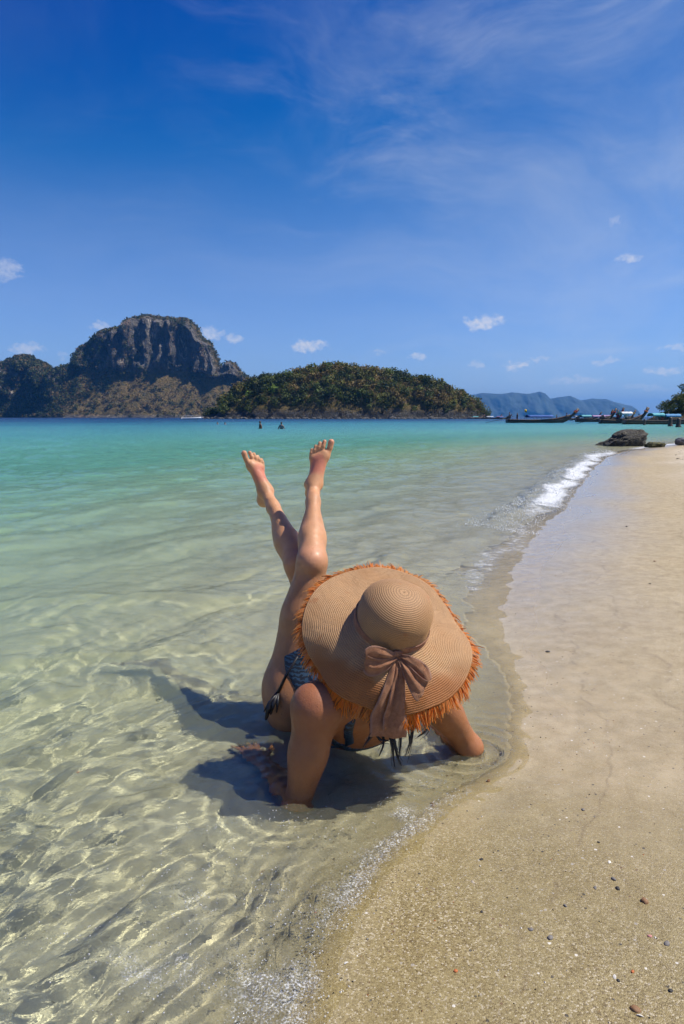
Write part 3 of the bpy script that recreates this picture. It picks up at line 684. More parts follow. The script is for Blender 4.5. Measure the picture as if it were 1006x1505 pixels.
class Field:
    def __init__(s, xs, ys, zs):
        s.xs, s.ys, s.zs = [np.asarray(q, np.float32) for q in (xs, ys, zs)]
        s.F = np.full((len(xs), len(ys), len(zs)), 1.0, np.float32)
    def _box(s, lo, hi):
        r = []
        for ax, l, h in zip((s.xs, s.ys, s.zs), lo, hi):
            a = max(np.searchsorted(ax, l) - 1, 0); b = min(np.searchsorted(ax, h) + 1, len(ax)); r.append(slice(a, b))
        return tuple(r)
    def _apply(s, lo, hi, fn, k):
        m = k + 0.012
        bx = s._box(np.array(lo) - m, np.array(hi) + m)
        if any(q.stop <= q.start for q in bx): return
        X = s.xs[bx[0]][:, None, None]; Y = s.ys[bx[1]][None, :, None]; Z = s.zs[bx[2]][None, None, :]
        d = fn(X, Y, Z); a = s.F[bx]
        if k < 0:                                            # smooth carve
            kk = -k; h = np.maximum(kk - np.abs(a + d), 0) / kk; s.F[bx] = np.maximum(a, -d) + h * h * kk * 0.25
        else:
            h = np.maximum(k - np.abs(a - d), 0) / k
            s.F[bx] = np.minimum(a, d) - h * h * k * 0.25
    def cone(s, a, b, ra, rb, k=0.02, flat=None):
        """round cone; flat=(direction, factor): section squashed along a direction"""
        a = np.array(a, float); b = np.array(b, float); rm = max(ra, rb)
        def fn(X, Y, Z):
            p = [X - a[0], Y - a[1], Z - a[2]]; ba = b - a
            if flat is not None:
                n = np.array(flat[0], float); n /= np.linalg.norm(n); f = flat[1] - 1
                dn = p[0] * n[0] + p[1] * n[1] + p[2] * n[2]
                p = [p[i] + dn * n[i] * f for i in range(3)]; ba = ba + n * ba.dot(n) * f
            L2 = ba.dot(ba) + 1e-12
            u = np.clip((p[0] * ba[0] + p[1] * ba[1] + p[2] * ba[2]) / L2, 0, 1)
            u2 = u * u * (3 - 2 * u) * 0.5 + u * 0.5
            d = np.sqrt((p[0] - u * ba[0]) ** 2 + (p[1] - u * ba[1]) ** 2 + (p[2] - u * ba[2]) ** 2) - (ra + (rb - ra) * u2)
            return d / (flat[1] ** 0.5 if flat is not None and flat[1] > 1 else 1)
        s._apply(np.minimum(a, b) - rm, np.maximum(a, b) + rm, fn, k)
    def ell(s, c, axes, rad, k=0.02):
        """ellipsoid; axes: 3 unit vectors, rad: 3 radii; negative k carves"""
        c = np.array(c, float); A = [np.array(q, float) / np.linalg.norm(q) for q in axes]; rm = max(rad)
        def fn(X, Y, Z):
            p = (X - c[0], Y - c[1], Z - c[2]); k0 = 0; k1 = 0
            for ax, r in zip(A, rad):
                q = p[0] * ax[0] + p[1] * ax[1] + p[2] * ax[2]
                k0 = k0 + (q / r) ** 2; k1 = k1 + (q / r / r) ** 2
            k0 = np.sqrt(k0); k1 = np.sqrt(k1) + 1e-9
            return k0 * (k0 - 1) / k1
        s._apply(c - rm, c + rm, fn, k) if k >= 0 else s._carve(c - rm, c + rm, fn, k)
    def _carve(s, lo, hi, fn, k):
        m = -k + 0.012; bx = s._box(np.array(lo) - m, np.array(hi) + m)
        X = s.xs[bx[0]][:, None, None]; Y = s.ys[bx[1]][None, :, None]; Z = s.zs[bx[2]][None, None, :]
        d = fn(X, Y, Z); a = s.F[bx]; kk = -k
        h = np.maximum(kk - np.abs(a + d), 0) / kk; s.F[bx] = np.maximum(a, -d) + h * h * kk * 0.25
    def mesh(s, F=None): return surface_nets(s.F if F is None else F, s.xs, s.ys, s.zs)

# ------------------------------------------------------------------ small far figures (bathers, boatmen)
def figure_mesh(name, pose):
    ax = np.arange(-0.45, 0.4501, 0.02); az = np.arange(-0.06, 1.82, 0.02)
    f = Field(ax, ax, az)
    X_, Y_, Z_ = np.eye(3)
    if pose == 'stand':
        hip, sh, hd = 0.92, 1.42, 1.63; off = 0.0
        for q in (-1, 1):
            f.cone((q * .10, 0, hip), (q * .11, -.02, .50), .085, .058, .04); f.cone((q * .11, -.02, .50), (q * .115, .02, .08), .058, .04, .02)
            f.cone((q * .115, .03, .04), (q * .125, -.14, .03), .04, .03, .03)
            f.cone((q * .19, 0, sh - .03), (q * .25, .02, 1.12), .05, .04, .03); f.cone((q * .25, .02, 1.12), (q * .20, -.14, .92), .038, .03, .02); f.ell((q * .19, -.18, .90), np.eye(3), (.03, .07, .03), .02)
    elif pose == 'wade':
        hip, sh, hd = 0.92, 1.42, 1.63
        for q in (-1, 1):
            f.cone((q * .10, 0, hip), (q * .12, 0, .50), .085, .058, .04); f.cone((q * .12, 0, .50), (q * .125, .02, .06), .058, .04, .02); f.cone((q * .125, .03, .04), (q * .13, -.14, .03), .04, .03, .03)
            f.cone((q * .19, 0, sh - .03), (q * .29, .03, 1.14), .05, .04, .03); f.cone((q * .29, .03, 1.14), (q * .26, -.16, .98), .038, .03, .02); f.ell((q * .25, -.22, .97), np.eye(3), (.03, .07, .03), .02)
    else:                                               # sitting
        hip, sh, hd = 0.12, 0.60, 0.83
        for q in (-1, 1):
            f.cone((q * .10, 0, hip), (q * .13, -.38, .22), .085, .06, .04); f.cone((q * .13, -.38, .22), (q * .13, -.40, -.02), .058, .045, .02)
            f.cone((q * .19, 0, sh - .03), (q * .24, -.08, .32), .05, .04, .03); f.cone((q * .24, -.08, .32), (q * .15, -.28, .30), .038, .03, .02); f.ell((q * .14, -.32, .30), np.eye(3), (.035, .06, .03), .02)
    f.cone((0, 0, hip), (0, 0, sh - .06), .145, .165, .05, (Y_, 1.55)); f.cone((-.15, 0, sh - .03), (.15, 0, sh - .03), .055, .055, .05)
    f.cone((0, 0, sh), (0, -.01, hd - .06), .05, .05, .03); f.ell((0, -.02, hd + .02), np.eye(3), (.078, .098, .118), .03)
    f.ell((0, -.115, hd), np.eye(3), (.014, .02, .022), .01)
    V, Q = f.mesh()
    zr = V[:, 2]
    hair = ((zr > hd + .06) | ((V[:, 1] > 0.0) & (zr > hd - 0.03)))
    shorts = (zr > hip - (.24 if pose != 'sit' else .12)) & (zr < hip + .08) & (np.abs(V[:, 0]) < .21)
    C = np.tile(np.array([[0.30, 0.17, 0.11]]), (len(V), 1))
    return V, Q, C, hair, shorts, (zr > hip + .08) & (zr < sh + .03) & (np.abs(V[:, 0]) < .24)
FIG = {p: figure_mesh(p, p) for p in ('stand', 'wade', 'sit')}
m, t = new_mat('figure_skin_cloth')
FIGM = finish(m, t, principled(t, **{'Base Color': t.attr('Col'), 'Roughness': 0.6}))
def person(pose, loc, rz, label, shirt=None, shorts=(0.03, 0.03, 0.05), scale=1.0, skin=(0.20, 0.105, 0.065), group=None):
    V, Q, C, hair, sh, top = FIG[pose]
    C = np.tile(np.array([skin]), (len(V), 1)); C[sh] = shorts
    if shirt is not None: C[top] = shirt
    C[hair] = (0.012, 0.010, 0.009)
    o = add_obj('person', mesh_np('person', V, Q, True, {'Col': C}), FIGM, None, loc, (0, 0, rz)); o.scale = (scale,) * 3
    tag(o, label, 'person', group); return o

for (px, py, y, zl, rz, lab, sk) in [(383, 628, 62, -1.05, R(-60), 'person wading waist deep left of a companion off the low island, standing upright', (0.13, 0.07, 0.045)), (414, 628, 61, -1.12, R(160), 'person wading waist deep in grey top off the low island', (0.15, 0.085, 0.06))]:
    p = P(px, py, y); person('wade', (p[0], p[1], zl), rz, lab, None if px < 400 else (0.16, 0.16, 0.17), skin=sk)
for (px, y, lab) in [(320, 105, 'swimmer far out with head and shoulders above the blue water, nearer the tall island'), (331, 100, 'swimmer far out with only head above the blue water, beside another swimmer')]:
    p = P(px, 622, y); person('wade', (p[0], p[1], -1.42), 0.4, lab)

# ================================================================== boats
WOOD = simple_mat('dark_boat_wood', (0.055, 0.036, 0.024), 0.55, 0.4, 6)
BROWN = simple_mat('brown_boat_wood', (0.14, 0.075, 0.040), 0.5, 0.3, 6)
IRON = simple_mat('dark_engine_metal', (0.03, 0.03, 0.03), 0.5, 0.4, 12, metal=0.3)
POST = simple_mat('painted_canopy_post', (0.16, 0.12, 0.09), 0.5, 0.3, 8)
def cloth(name, col): return simple_mat(name, col, 0.7, 0.15, 3, 0.01, 12)
CLOTHS = {'blue': cloth('blue_tarpaulin', (0.016, 0.085, 0.30)), 'teal': cloth('teal_tarpaulin', (0.10, 0.36, 0.38)), 'lilac': cloth('lilac_tarpaulin', (0.30, 0.19, 0.34)), 'sky': cloth('sky_blue_tarpaulin', (0.06, 0.23, 0.44)), 'cyan': cloth('cyan_tarpaulin', (0.10, 0.40, 0.44)), 'white': cloth('white_tarpaulin', (0.65, 0.66, 0.66)),
          'red': cloth('red_cloth', (0.32, 0.02, 0.015)), 'yellow': cloth('yellow_cloth', (0.55, 0.38, 0.02)), 'orange': cloth('orange_cloth', (0.42, 0.10, 0.02))}
def longtail(loc, rz, L, canopies, label, hull=WOOD, ribbons=('red',), tail=True, prow=1.0, flag=False):
    """wooden longtail boat: open hull, sweeping prow, awning on posts, engine with long propeller shaft. bow towards +x"""
    root = empty('longtail_boat', loc, (0, 0, rz)); tag(root, label, 'boat', 'longtail boats moored in the bay')
    n = 22; rows = []; rail_l = []; rail_r = []
    for i in range(n):
        u = i / (n - 1.0); x = -L / 2 + L * 0.93 * u
        bm_ = 0.95 * (L / 12) * (math.sin(min(1, 0.42 + 0.75 * u) * math.pi / 1) * 0.25 + 0.75) * (1 - max(0, (u - 0.55) / 0.45) ** 2.2) * (0.80 + 0.20 * min(1, u * 5)) + 0.03
        sheer = 0.52 + 0.20 * max(0, 0.35 - u) * 1.2 + 0.95 * max(0, (u - 0.45) / 0.55) ** 2.4
        keel = -0.28 + 0.9 * max(0, (u - 0.72) / 0.28) ** 2.2
        sec = []
        for s_ in (-1, 1):
            pr = [(1.0, sheer), (0.94, keel + (sheer - keel) * .55), (0.70, keel + (sheer - keel) * .2), (0.25, keel)]
            if s_ == 1: pr = pr[::-1]
            sec += [(x, s_ * bm_ * a, z) for a, z in pr]
        # inside faces
        sec += [(x, bm_ * .90, sheer - .03), (x, bm_ * .80, max(keel + .12, sheer - .42)), (x, -bm_ * .80, max(keel + .12, sheer - .42)), (x, -bm_ * .90, sheer - .03)]
        rows.append(sec); rail_l.append((x, bm_, sheer + .02)); rail_r.append((x, -bm_, sheer + .02))
    mb = MB(); mb.sheet(rows, True); b0 = 0; nc = len(rows[0])
    mb.f.append(list(range(nc))[:8][::-1]); 
    h = mb.build('hull', hull, root, True)
    for rl in (rail_l, rail_r): MB().tube(rl, 0.05, 6).build('gunwale', BROWN if hull is WOOD else WOOD, root, True)
    x0 = -L / 2 + L * 0.90; zb = rows[-3][0][2] - .05
    pts = [(x0, 0, zb - .3), (x0 + .06 * L, 0, zb + .25 * prow), (x0 + .11 * L, 0, zb + .80 * prow), (x0 + .15 * L, 0, zb + 1.45 * prow)]
    pw = MB().tube(pts, [0.13, 0.13, 0.12, 0.15], 6, 2.0).build('prow_post', hull, root, True)
    for k, c in enumerate(ribbons):
        a = 0.45 + 0.16 * k; q = [np.array(pts[2]) * (1 - a + .16 * j) + np.array(pts[3]) * (a - .16 * j) for j in (0, 1)] if False else [np.array(pts[1]) * (1 - a) + np.array(pts[3]) * a + np.array([0, 0, -.05]), np.array(pts[1]) * (1 - a) + np.array(pts[3]) * a + np.array([.08, 0, .16])]
        rb = MB().tube(q, 0.21, 8, 1.6); rb.tube([q[0] + np.array([-.12, .18, 0]), q[0] + np.array([-.16, .24, -.35]), q[0] + np.array([-.10, .22, -.75])], [.06, .05, .03], 5)
        rb.build('prow_ribbon', CLOTHS[c], pw, True)
    for (ua, ub, c, zt) in canopies:
        xa, xb = -L / 2 + L * ua, -L / 2 + L * ub; w = 0.92
        rws = []
        for i in range(9):
            x = xa + (xb - xa) * i / 8.0; sag = -0.05 * math.sin(i / 8.0 * math.pi * 3) ** 2
            rws.append([(x, w * math.sin(q), zt + sag + .20 * (math.cos(q) - 1) * 1.4 - (.16 if abs(q) > 1.4 else 0)) for q in np.linspace(-1.5, 1.5, 9)])
        top = MB(); top.sheet(rws); cn = top.build('canopy', CLOTHS[c], root, True)
        md = cn.modifiers.new('thick', 'SOLIDIFY'); md.thickness = 0.03
        for i in range(4):
            x = xa + (xb - xa) * (0.04 + 0.92 * i / 3.0)
            for s_ in (-1, 1): MB().tube([(x, s_ * .72 * (1 if ub < .8 else .8), .45), (x, s_ * .84, zt - .22)], 0.03, 5).build('canopy_post', POST, root, True)
    for u in (0.30, 0.48, 0.66): MB().box((-L / 2 + L * u, 0, 0.42), (0.28, 1.45, 0.05)).build('bench', BROWN, root)
    if tail:
        en = MB(); xe = -L / 2 + 0.35; en.box((xe, 0, 0.98), (0.75, 0.45, 0.42), 0, .85); en.box((xe + .1, 0, 1.25), (0.35, 0.3, 0.2)); en.tube([(xe, 0, .5), (xe, 0, .85)], .07, 6)
        e = en.build('engine', IRON, root, bevel=0.03)
        MB().tube([(xe + .2, 0, 1.0), (xe + 1.1, .1, 1.25)], 0.025, 5).build('steering_handle', IRON, e, True)
        MB().tube([(xe - .3, 0, .95), (xe - 1.6, 0, .55), (xe - 4.2, 0, .02)], [.045, .04, .035], 6).build('propeller_shaft', IRON, root, True)
    if flag:
        fx = -L / 2 + L * .27
        pl_ = MB().tube([(fx, .5, .5), (fx, .5, 2.55)], .03, 5).build('flag_pole', POST, root, True)
        fl_ = MB(); fl_.sheet([[(fx + .02, .5, 2.5), (fx + .22, .56, 2.46), (fx + .42, .47, 2.36)], [(fx + .02, .5, 2.0), (fx + .20, .57, 1.95), (fx + .38, .48, 1.82)]]); fo = fl_.build('flag', CLOTHS['yellow'], pl_, True)
        fo.modifiers.new('thick', 'SOLIDIFY').thickness = 0.012
    return root
def bx(px, py): q = PG(px, py); return (q[0], q[1], 0.0)
def span(pxa, pxb, y): return P(pxa, 613, y)[0], P(pxb, 613, y)[0]
p = PG(797, 621.5); xa, xb = span(745, 850, p[1]); L1 = (xb - xa) * 0.96
longtail(((xa + xb) / 2 - .3, p[1], 0), R(2), L1, [(0.29, 0.66, 'blue', 1.42)], 'dark longtail boat with one blue awning and yellow flag, lying apart from the others', WOOD, ('orange', 'red'), True, 1.0, True)
bxm = (xa + xb) / 2 - .3
person('stand', (bxm - L1 * .455, p[1] + .2, 0.18), R(80), 'dark clothed boatman standing at the stern engine of the boat with yellow flag', (0.02, 0.02, 0.025), scale=1.0)
person('stand', (bxm - L1 * .345, p[1] - .1, 0.10), R(-70), 'dark clothed person standing just forward of the boatman by the yellow flag', (0.025, 0.03, 0.04), scale=.98)
person('sit', (bxm + L1 * .375, p[1], 0.78), R(60), 'dark clothed person sitting on the bow of the boat with yellow flag', (0.02, 0.02, 0.03), scale=1.1)
person('stand', (bxm + L1 * .235, p[1] + .1, 0.02), R(60), 'person standing low between blue awning and bow of the boat with yellow flag', (0.03, 0.03, 0.06), scale=.85)
BOATS = [ # px stern, px prow, waterline py, yaw, canopies, label, hull, ribbons
    (835, 882, 617.4, -3, [(0.2, 0.66, 'white', 1.45)], 'dark longtail boat with white awning and no prow cloth, behind the packed row', WOOD, (), 1.2),
    (886, 934, 618.4, 8, [(0.2, 0.62, 'sky', 1.5)], 'dark longtail boat with sky blue awning half hidden behind the white awning', WOOD, ('yellow',), 1.3),
    (845, 905, 620.2, 6, [(0.10, 0.36, 'teal', 1.5), (0.38, 0.72, 'lilac', 1.45)], 'dark longtail boat with a pale teal and a lilac awning', WOOD, ('red',), 1.25),
    (858, 899, 618.6, -4, [(0.2, 0.62, 'lilac', 1.5)], 'longtail boat with a lilac awning and red prow cloth, moored in the packed row', WOOD, ('red', 'orange'), 1.4),
    (862, 908, 618.0, 3, [(0.2, 0.6, 'teal', 1.6)], 'longtail boat with teal awning moored in the middle of the packed row', WOOD, ('red',), 1.5),
    (874, 914, 619.2, -7, [(0.25, 0.6, 'lilac', 1.55)], 'longtail boat with lilac awning, two red prow cloths, tallest prow of the row', WOOD, ('red', 'red'), 1.6),
    (880, 951, 622.6, 4, [(0.42, 0.66, 'white', 1.9)], 'dark longtail boat with white awning and people aboard, prow beside the blue awnings', WOOD, ('orange',), 1.05),
    (915, 1046, 623.6, 2, [(0.30, 0.44, 'cyan', 1.62), (0.45, 0.63, 'sky', 1.5)], 'brown hulled longtail boat with cyan and sky blue awnings', BROWN, ('red',), 1.0),
]
for (pa, pb, wy_, yaw, can, lab, hm, rb, pr) in BOATS:
    q = PG((pa + pb) / 2, wy_); xa, xb = span(pa, pb, q[1])
    longtail(((xa + xb) / 2, q[1], 0), R(yaw), (xb - xa) * 0.97, can, lab, hm, rb, pa not in (915,), pr)
q = PG(925, 622.6)
for k, (px, pose, zz, sh, lab) in enumerate([(921, 'stand', .05, (0.5, 0.5, 0.5), 'person in pale shirt standing on the boat with white awning'), (931, 'stand', .1, (0.02, 0.03, 0.06), 'person in dark shirt standing under the white boat awning'), (909, 'stand', .0, (0.3, 0.03, 0.03), 'person in red shirt standing on the boat with white awning'), (940, 'sit', .6, (0.05, 0.08, 0.2), 'person in blue shirt sitting near the bow of the boat with white awning')]):
    pp = P(px, 613, q[1]); person(pose, (pp[0], q[1] + .2, zz), k * 1.3, lab, sh)
q = PG(985, 623.6)
for k, (px, sh, lab) in enumerate([(966, (0.5, 0.45, 0.4), 'person in cream shirt sitting under the sky blue awning'), (975, (0.4, 0.12, 0.08), 'person in rust shirt sitting under the sky blue awning'), (983, (0.02, 0.02, 0.02), 'person in black standing beside the sky blue awning')]):
    pp = P(px, 613, q[1]); person('sit' if k < 2 else 'stand', (pp[0], q[1] + .1, .42 if k < 2 else .12), 2.2 + k, lab, sh)
for k, (px, wy_, L_, c) in enumerate([(700, 615.6, 11, 'teal'), (722, 615.8, 11, 'white'), (737, 615.9, 10, 'lilac')]):
    q = PG(px, wy_)
    longtail((q[0], q[1], 0), R(20 - 18 * k), L_, [(0.25, 0.6, c, 1.5)], 'small far longtail boat with %s awning anchored past the end of the low island' % {'teal': 'teal', 'white': 'white', 'lilac': 'lilac'}[c], WOOD, ('red',), False)

# white speedboat racing past the tall island
q = P(281, 613, 330); sb = empty('speedboat', (q[0], 330, 0.0)); tag(sb, 'low white speedboat running in front of the tall limestone island', 'boat')
WHITEGEL = simple_mat('white_gelcoat', (0.75, 0.76, 0.76), 0.3, 0.05, 3)
rows = []
for i in range(12):
    u = i / 11.0; w = 1.15 * (1 - max(0, (u - .45) / .55) ** 2.2) + .03; zt = .75 + .35 * u ** 2
    rows.append([(-4.5 + 9.5 * u, w, zt), (-4.5 + 9.5 * u, w * .8, .1 + .3 * u ** 3), (-4.5 + 9.5 * u, 0, -.25 + .6 * u ** 3), (-4.5 + 9.5 * u, -w * .8, .1 + .3 * u ** 3), (-4.5 + 9.5 * u, -w, zt), (-4.5 + 9.5 * u, 0, zt - .1)])
mb = MB(); mb.sheet(rows, True); mb.f.append([0, 1, 2, 3, 4, 5]); mb.build('hull', WHITEGEL, sb, True)
MB().box((-.8, 0, 1.75), (3.4, 1.9, .08)).build('roof', WHITEGEL, sb, bevel=.03); MB().box((.9, 0, 1.25), (.15, 1.6, .8), 0, .9).build('windscreen', simple_mat('tinted_screen', (.03, .04, .05), .15), sb)
for s_ in (-.8, .8):
    for xx_ in (-2.3, .7): MB().tube([(xx_, s_, .7), (xx_, s_, 1.75)], .03, 5).build('roof_post', WHITEGEL, sb, True)
MB().box((-4.7, 0, .8), (.5, .9, .9), 0, .8).build('outboard_motor', IRON, sb, bevel=.05)

# marker posts standing in the shallows before the brown hulled boat
for (px, py, h_, lab) in [(985, 626.5, 1.05, 'dark weedy mooring stump standing in shallow water before the brown hulled boat, the taller'), (997, 628, .95, 'dark weedy mooring stump nearer the sand by the brown hulled boat, the shorter'), (947, 624.5, .8, 'brown mooring stake below the prow of the boat with white awning')]:
    q = PG(px, py); r_ = .24 if px != 947 else .14
    rows = [[(q[0] + r_ * k_ * math.cos(w) * rg.uniform(.85, 1.15), q[1] + r_ * k_ * math.sin(w) * rg.uniform(.85, 1.15), z_) for w in np.linspace(0, 2 * math.pi, 10)[:-1]] for k_, z_ in ((1.5, -.8), (1.35, .05), (1.0, .2), (.85, h_ * .6), (.95, h_ * .9), (.5, h_))]
    mb = MB(); mb.sheet(rows, True); mb.f.append([len(mb.v) - 9 + k for k in range(9)]); o = mb.build('mooring_post', WOOD, None, True); tag(o, lab, 'post', 'mooring posts in the shallows')

# ================================================================== rocks on the shore
def boulder(name, c, axes, label, mat, seed, cat='rock', rot=0.0, rough=0.16, res=0.05, group=None, lean=0.0):
    nu_, nv_ = 72, 40
    u = np.linspace(0, 2 * math.pi, nu_ + 1)[:-1][None, :]; w = np.linspace(-math.pi / 2 + .02, math.pi / 2 - .02, nv_)[:, None]
    d = np.stack([np.cos(w) * np.cos(u), np.cos(w) * np.sin(u), np.sin(w) + 0 * u], -1)
    n = np.sign(d) * np.abs(d) ** 0.82
    r_ = 1 + rough * 1.6 * fbm(d[..., 0] * 1.6, d[..., 1] * 1.6, d[..., 2] * 1.6, 3, seed) + rough * 0.55 * fbm(d[..., 0] * 6, d[..., 1] * 6, d[..., 2] * 6, 4, seed + 5) + rough * .22 * fbm(d[..., 0] * 22, d[..., 1] * 22, d[..., 2] * 22, 3, seed + 9)
    V = n * r_[..., None] * np.array(axes)
    V[..., 2] += lean * V[..., 0]
    ca, sa = math.cos(rot), math.sin(rot)
    V = np.stack([V[..., 0] * ca - V[..., 1] * sa + c[0], V[..., 0] * sa + V[..., 1] * ca + c[1], V[..., 2] + c[2]], -1).reshape(-1, 3)
    o = add_obj(name, mesh_np(name, V, grid_faces(nv_, nu_, True), True), mat); tag(o, label, cat, group); caustic(o); return o
m, t = new_mat('weathered_dark_rock'); co = t.coord('Object')
v1 = t.voro(co, 16, 'F1'); n1 = t.noise(co, 7, 7, 0.7); n2 = t.noise(co, 40, 4, .6)
col = t.ramp(n1, [(0.25, (0.018, 0.017, 0.014)), (0.5, (0.055, 0.050, 0.040)), (0.68, (0.13, 0.12, 0.095)), (0.85, (0.22, 0.20, 0.16))])
col = t.mix(t.rng(n2, .60, .75, 0, .6), col, (0.30, 0.28, 0.23))
DROCK = finish(m, t, principled(t, **{'Base Color': col, 'Roughness': .85, 'Normal': t.bump(t.math('ADD', n1, t.math('ADD', t.math('MULTIPLY', n2, .35), t.math('MULTIPLY', v1, .5))), 1.0, .09)}))
MOSS = simple_mat('weedy_rock', (0.075, 0.072, 0.028), .9, .7, 9, .03, 30)
q = PG(927, 656); boulder('boulder', (q[0] - .02, q[1] + .45, .13), (.72, .50, .42), 'large dark barnacled boulder at the water\'s edge', DROCK, 3, 'rock', R(4), .20, lean=.17)
q = PG(893, 655); boulder('boulder', (q[0] + .12, q[1] + .40, .0), (.42, .30, .16), 'low dark rock tapering off the seaward end of the large boulder', DROCK, 9, 'rock', .1, .2, lean=.15)
q = PG(967, 658); boulder('boulder', (q[0], q[1] + .2, .06), (.34, .22, .12), 'flat weedy olive rock lying beside the large boulder', MOSS, 21, 'rock', .0, .25)
q = PG(1003, 656); boulder('boulder', (q[0] + .05, q[1] + .2, .16), (.22, .2, .14), 'small bluish grey rock on the sand past the weedy rock', simple_mat('grey_rock', (.10, .105, .12), .85, .5, 12, .02, 40), 33, 'rock', .4, .2)

# ================================================================== wooded headland past the boats
def tree(loc, h, crown_r, label, seed, col, bare=False):
    r_ = np.random.default_rng(seed); root = empty('tree', loc); tag(root, label, 'tree', 'trees on the headland')
    BARK = bpy.data.materials.get('bark') or simple_mat('bark', (0.10, 0.075, 0.055), .9, .4, 4)
    mb = MB(); top = np.array([r_.normal(0, .12) * h * .3, r_.normal(0, .1) * h * .3, h * .78])
    mb.tube([(0, 0, -.4), top * .35 + r_.normal(size=3) * .05, top * .7, top], [.055 * h * .55, .04 * h * .55, .026 * h * .5, .012 * h * .5], 7)
    tips = []
    for k in range(11 if bare else 8):
        a0 = r_.uniform(.30, .95) if bare else r_.uniform(.12, .9); st = top * a0; an = r_.uniform(0, 6.28); le = crown_r * r_.uniform(.6, 1.05)
        en = st + np.array([math.cos(an) * le, math.sin(an) * le, le * r_.uniform(.35, 1.0)]); md = (st + en) / 2 + np.array([0, 0, -.08 * le])
        mb.tube([st, md, en], [.016 * h * .5, .010 * h * .5, .004 * h * .4], 5); tips.append(en)
        for j in range(3 if bare else 1):
            e2 = en + np.array([r_.normal(0, .35), r_.normal(0, .35), r_.uniform(.15, .5)]) * le * .7; mb.tube([md * .4 + en * .6, e2], [.007 * h * .4, .002 * h * .4], 4); tips.append(e2)
    mb.build('trunk', BARK, root, True)
    C = np.array(tips + [top + np.array([0, 0, .1])]); S = np.full(len(C), crown_r * (.16 if bare else .48)) * r_.uniform(.7, 1.25, len(C))
    V, Q, Cc = leaf_cloud(C, S, 14 if bare else 90, r_, .20, .8, np.tile(np.array([col]), (len(C), 1)), .45, .35)
    add_obj('crown', mesh_np('crown', V, Q, False, {'Col': Cc}), FOL, root)
    return root
q = P(1030, 613, 150); nu, nv = 70, 40
uu = np.linspace(-1, 1, nu)[:, None]; vv_ = np.linspace(-1, 1, nv)[None, :]
XX = q[0] + 1.5 + uu * 11 + 0 * vv_; YY = 152 + vv_ * 9 + 0 * uu
ZZ = -1.0 + 4.2 * np.sqrt(np.clip(1 - uu ** 2, 0, 1)) * np.sqrt(np.clip(1 - vv_ ** 2, 0, 1)) + .5 * fbm(XX / 2.5, YY / 2.5, seed=111)
hd_ = add_obj('headland', mesh_np('headland', np.stack([XX, YY, ZZ], -1).reshape(-1, 3), grid_faces(nu, nv), True, {'soil': sstep(.6, 1.6, ZZ).ravel()}), MROCK); tag(hd_, 'low rocky headland under green bushes behind the boats', 'headland', kind='structure')
for k, (px, dy, h_, cr, col, lab) in enumerate([(981, -4, 3.4, 1.7, (0.060, 0.082, 0.022), 'low olive green bushy tree at the seaward foot of the headland'), (990, -2, 4.2, 2.0, (0.085, 0.105, 0.028), 'bright green rounded tree on the headland slope behind the boats'), (999, 0, 4.6, 2.1, (0.055, 0.072, 0.020), 'dark green rounded tree beneath the bare branched tree on the headland'), (1008, -3, 4.8, 2.2, (0.10, 0.115, 0.03), 'yellowish green tree at the crest of the headland'), (1018, 1, 5.0, 2.4, (0.05, 0.07, 0.02), 'deep green tree on the landward shoulder of the headland')]):
    pp = P(px, 613, 152 + dy); zz = float(np.interp(pp[0], XX[:, 0], ZZ[:, nv // 2])) - 1.3
    tree((pp[0], 152 + dy, zz), h_, cr, lab, 40 + k, col)
pp = P(997, 613, 154); tree((pp[0], 154, .6), 5.0, 2.2, 'nearly leafless tree with thin bare branches rising above the headland', 77, (0.12, 0.10, 0.05), True)

# ================================================================== shells, pebbles and scraps on the sand
def pebble_mesh(seed, flat=.55):
    r_ = np.random.default_rng(seed); bm_ = bmesh.new(); bmesh.ops.create_icosphere(bm_, subdivisions=2, radius=1.0)
    k = r_.normal(size=(4, 3))
    for v_ in bm_.verts:
        c = np.array(v_.co); s_ = 1 + .14 * math.sin(2.1 * c.dot(k[0]) + 1) + .10 * math.sin(3.3 * c.dot(k[1]))
        v_.co = Vector((c[0] * s_ * 1.15, c[1] * s_ * .85, c[2] * s_ * flat))
    me = bpy.data.meshes.new('pebble'); bm_.to_mesh(me); bm_.free(); me.polygons.foreach_set('use_smooth', np.ones(len(me.polygons), bool)); return me
def shell_mesh(seed):
    mb = MB(); rows = []
    for i in range(5):
        r_ = (i + .4) / 4.4
        rows.append([(r_ * math.cos(a) * (1 + .03 * (-1) ** j), r_ * math.sin(a) - .2, .34 * (1 - r_ ** 2) + .02 * (-1) ** j * r_) for j, a in enumerate(np.linspace(.25, math.pi - .25, 15))])
    mb.sheet(rows); me = bpy.data.meshes.new('shell'); me.from_pydata(mb.v, [], mb.f); me.update(); return me
PCOL = {'brown': (0.22, 0.115, 0.05), 'white': (0.70, 0.66, 0.58), 'grey': (0.17, 0.155, 0.14), 'dark': (0.030, 0.028, 0.026), 'orange': (0.45, 0.13, 0.035), 'pink': (0.50, 0.22, 0.20), 'cream': (0.55, 0.46, 0.33)}
PMAT = {k: simple_mat(k + '_pebble', v_, .7, .35, 200) for k, v_ in PCOL.items()}
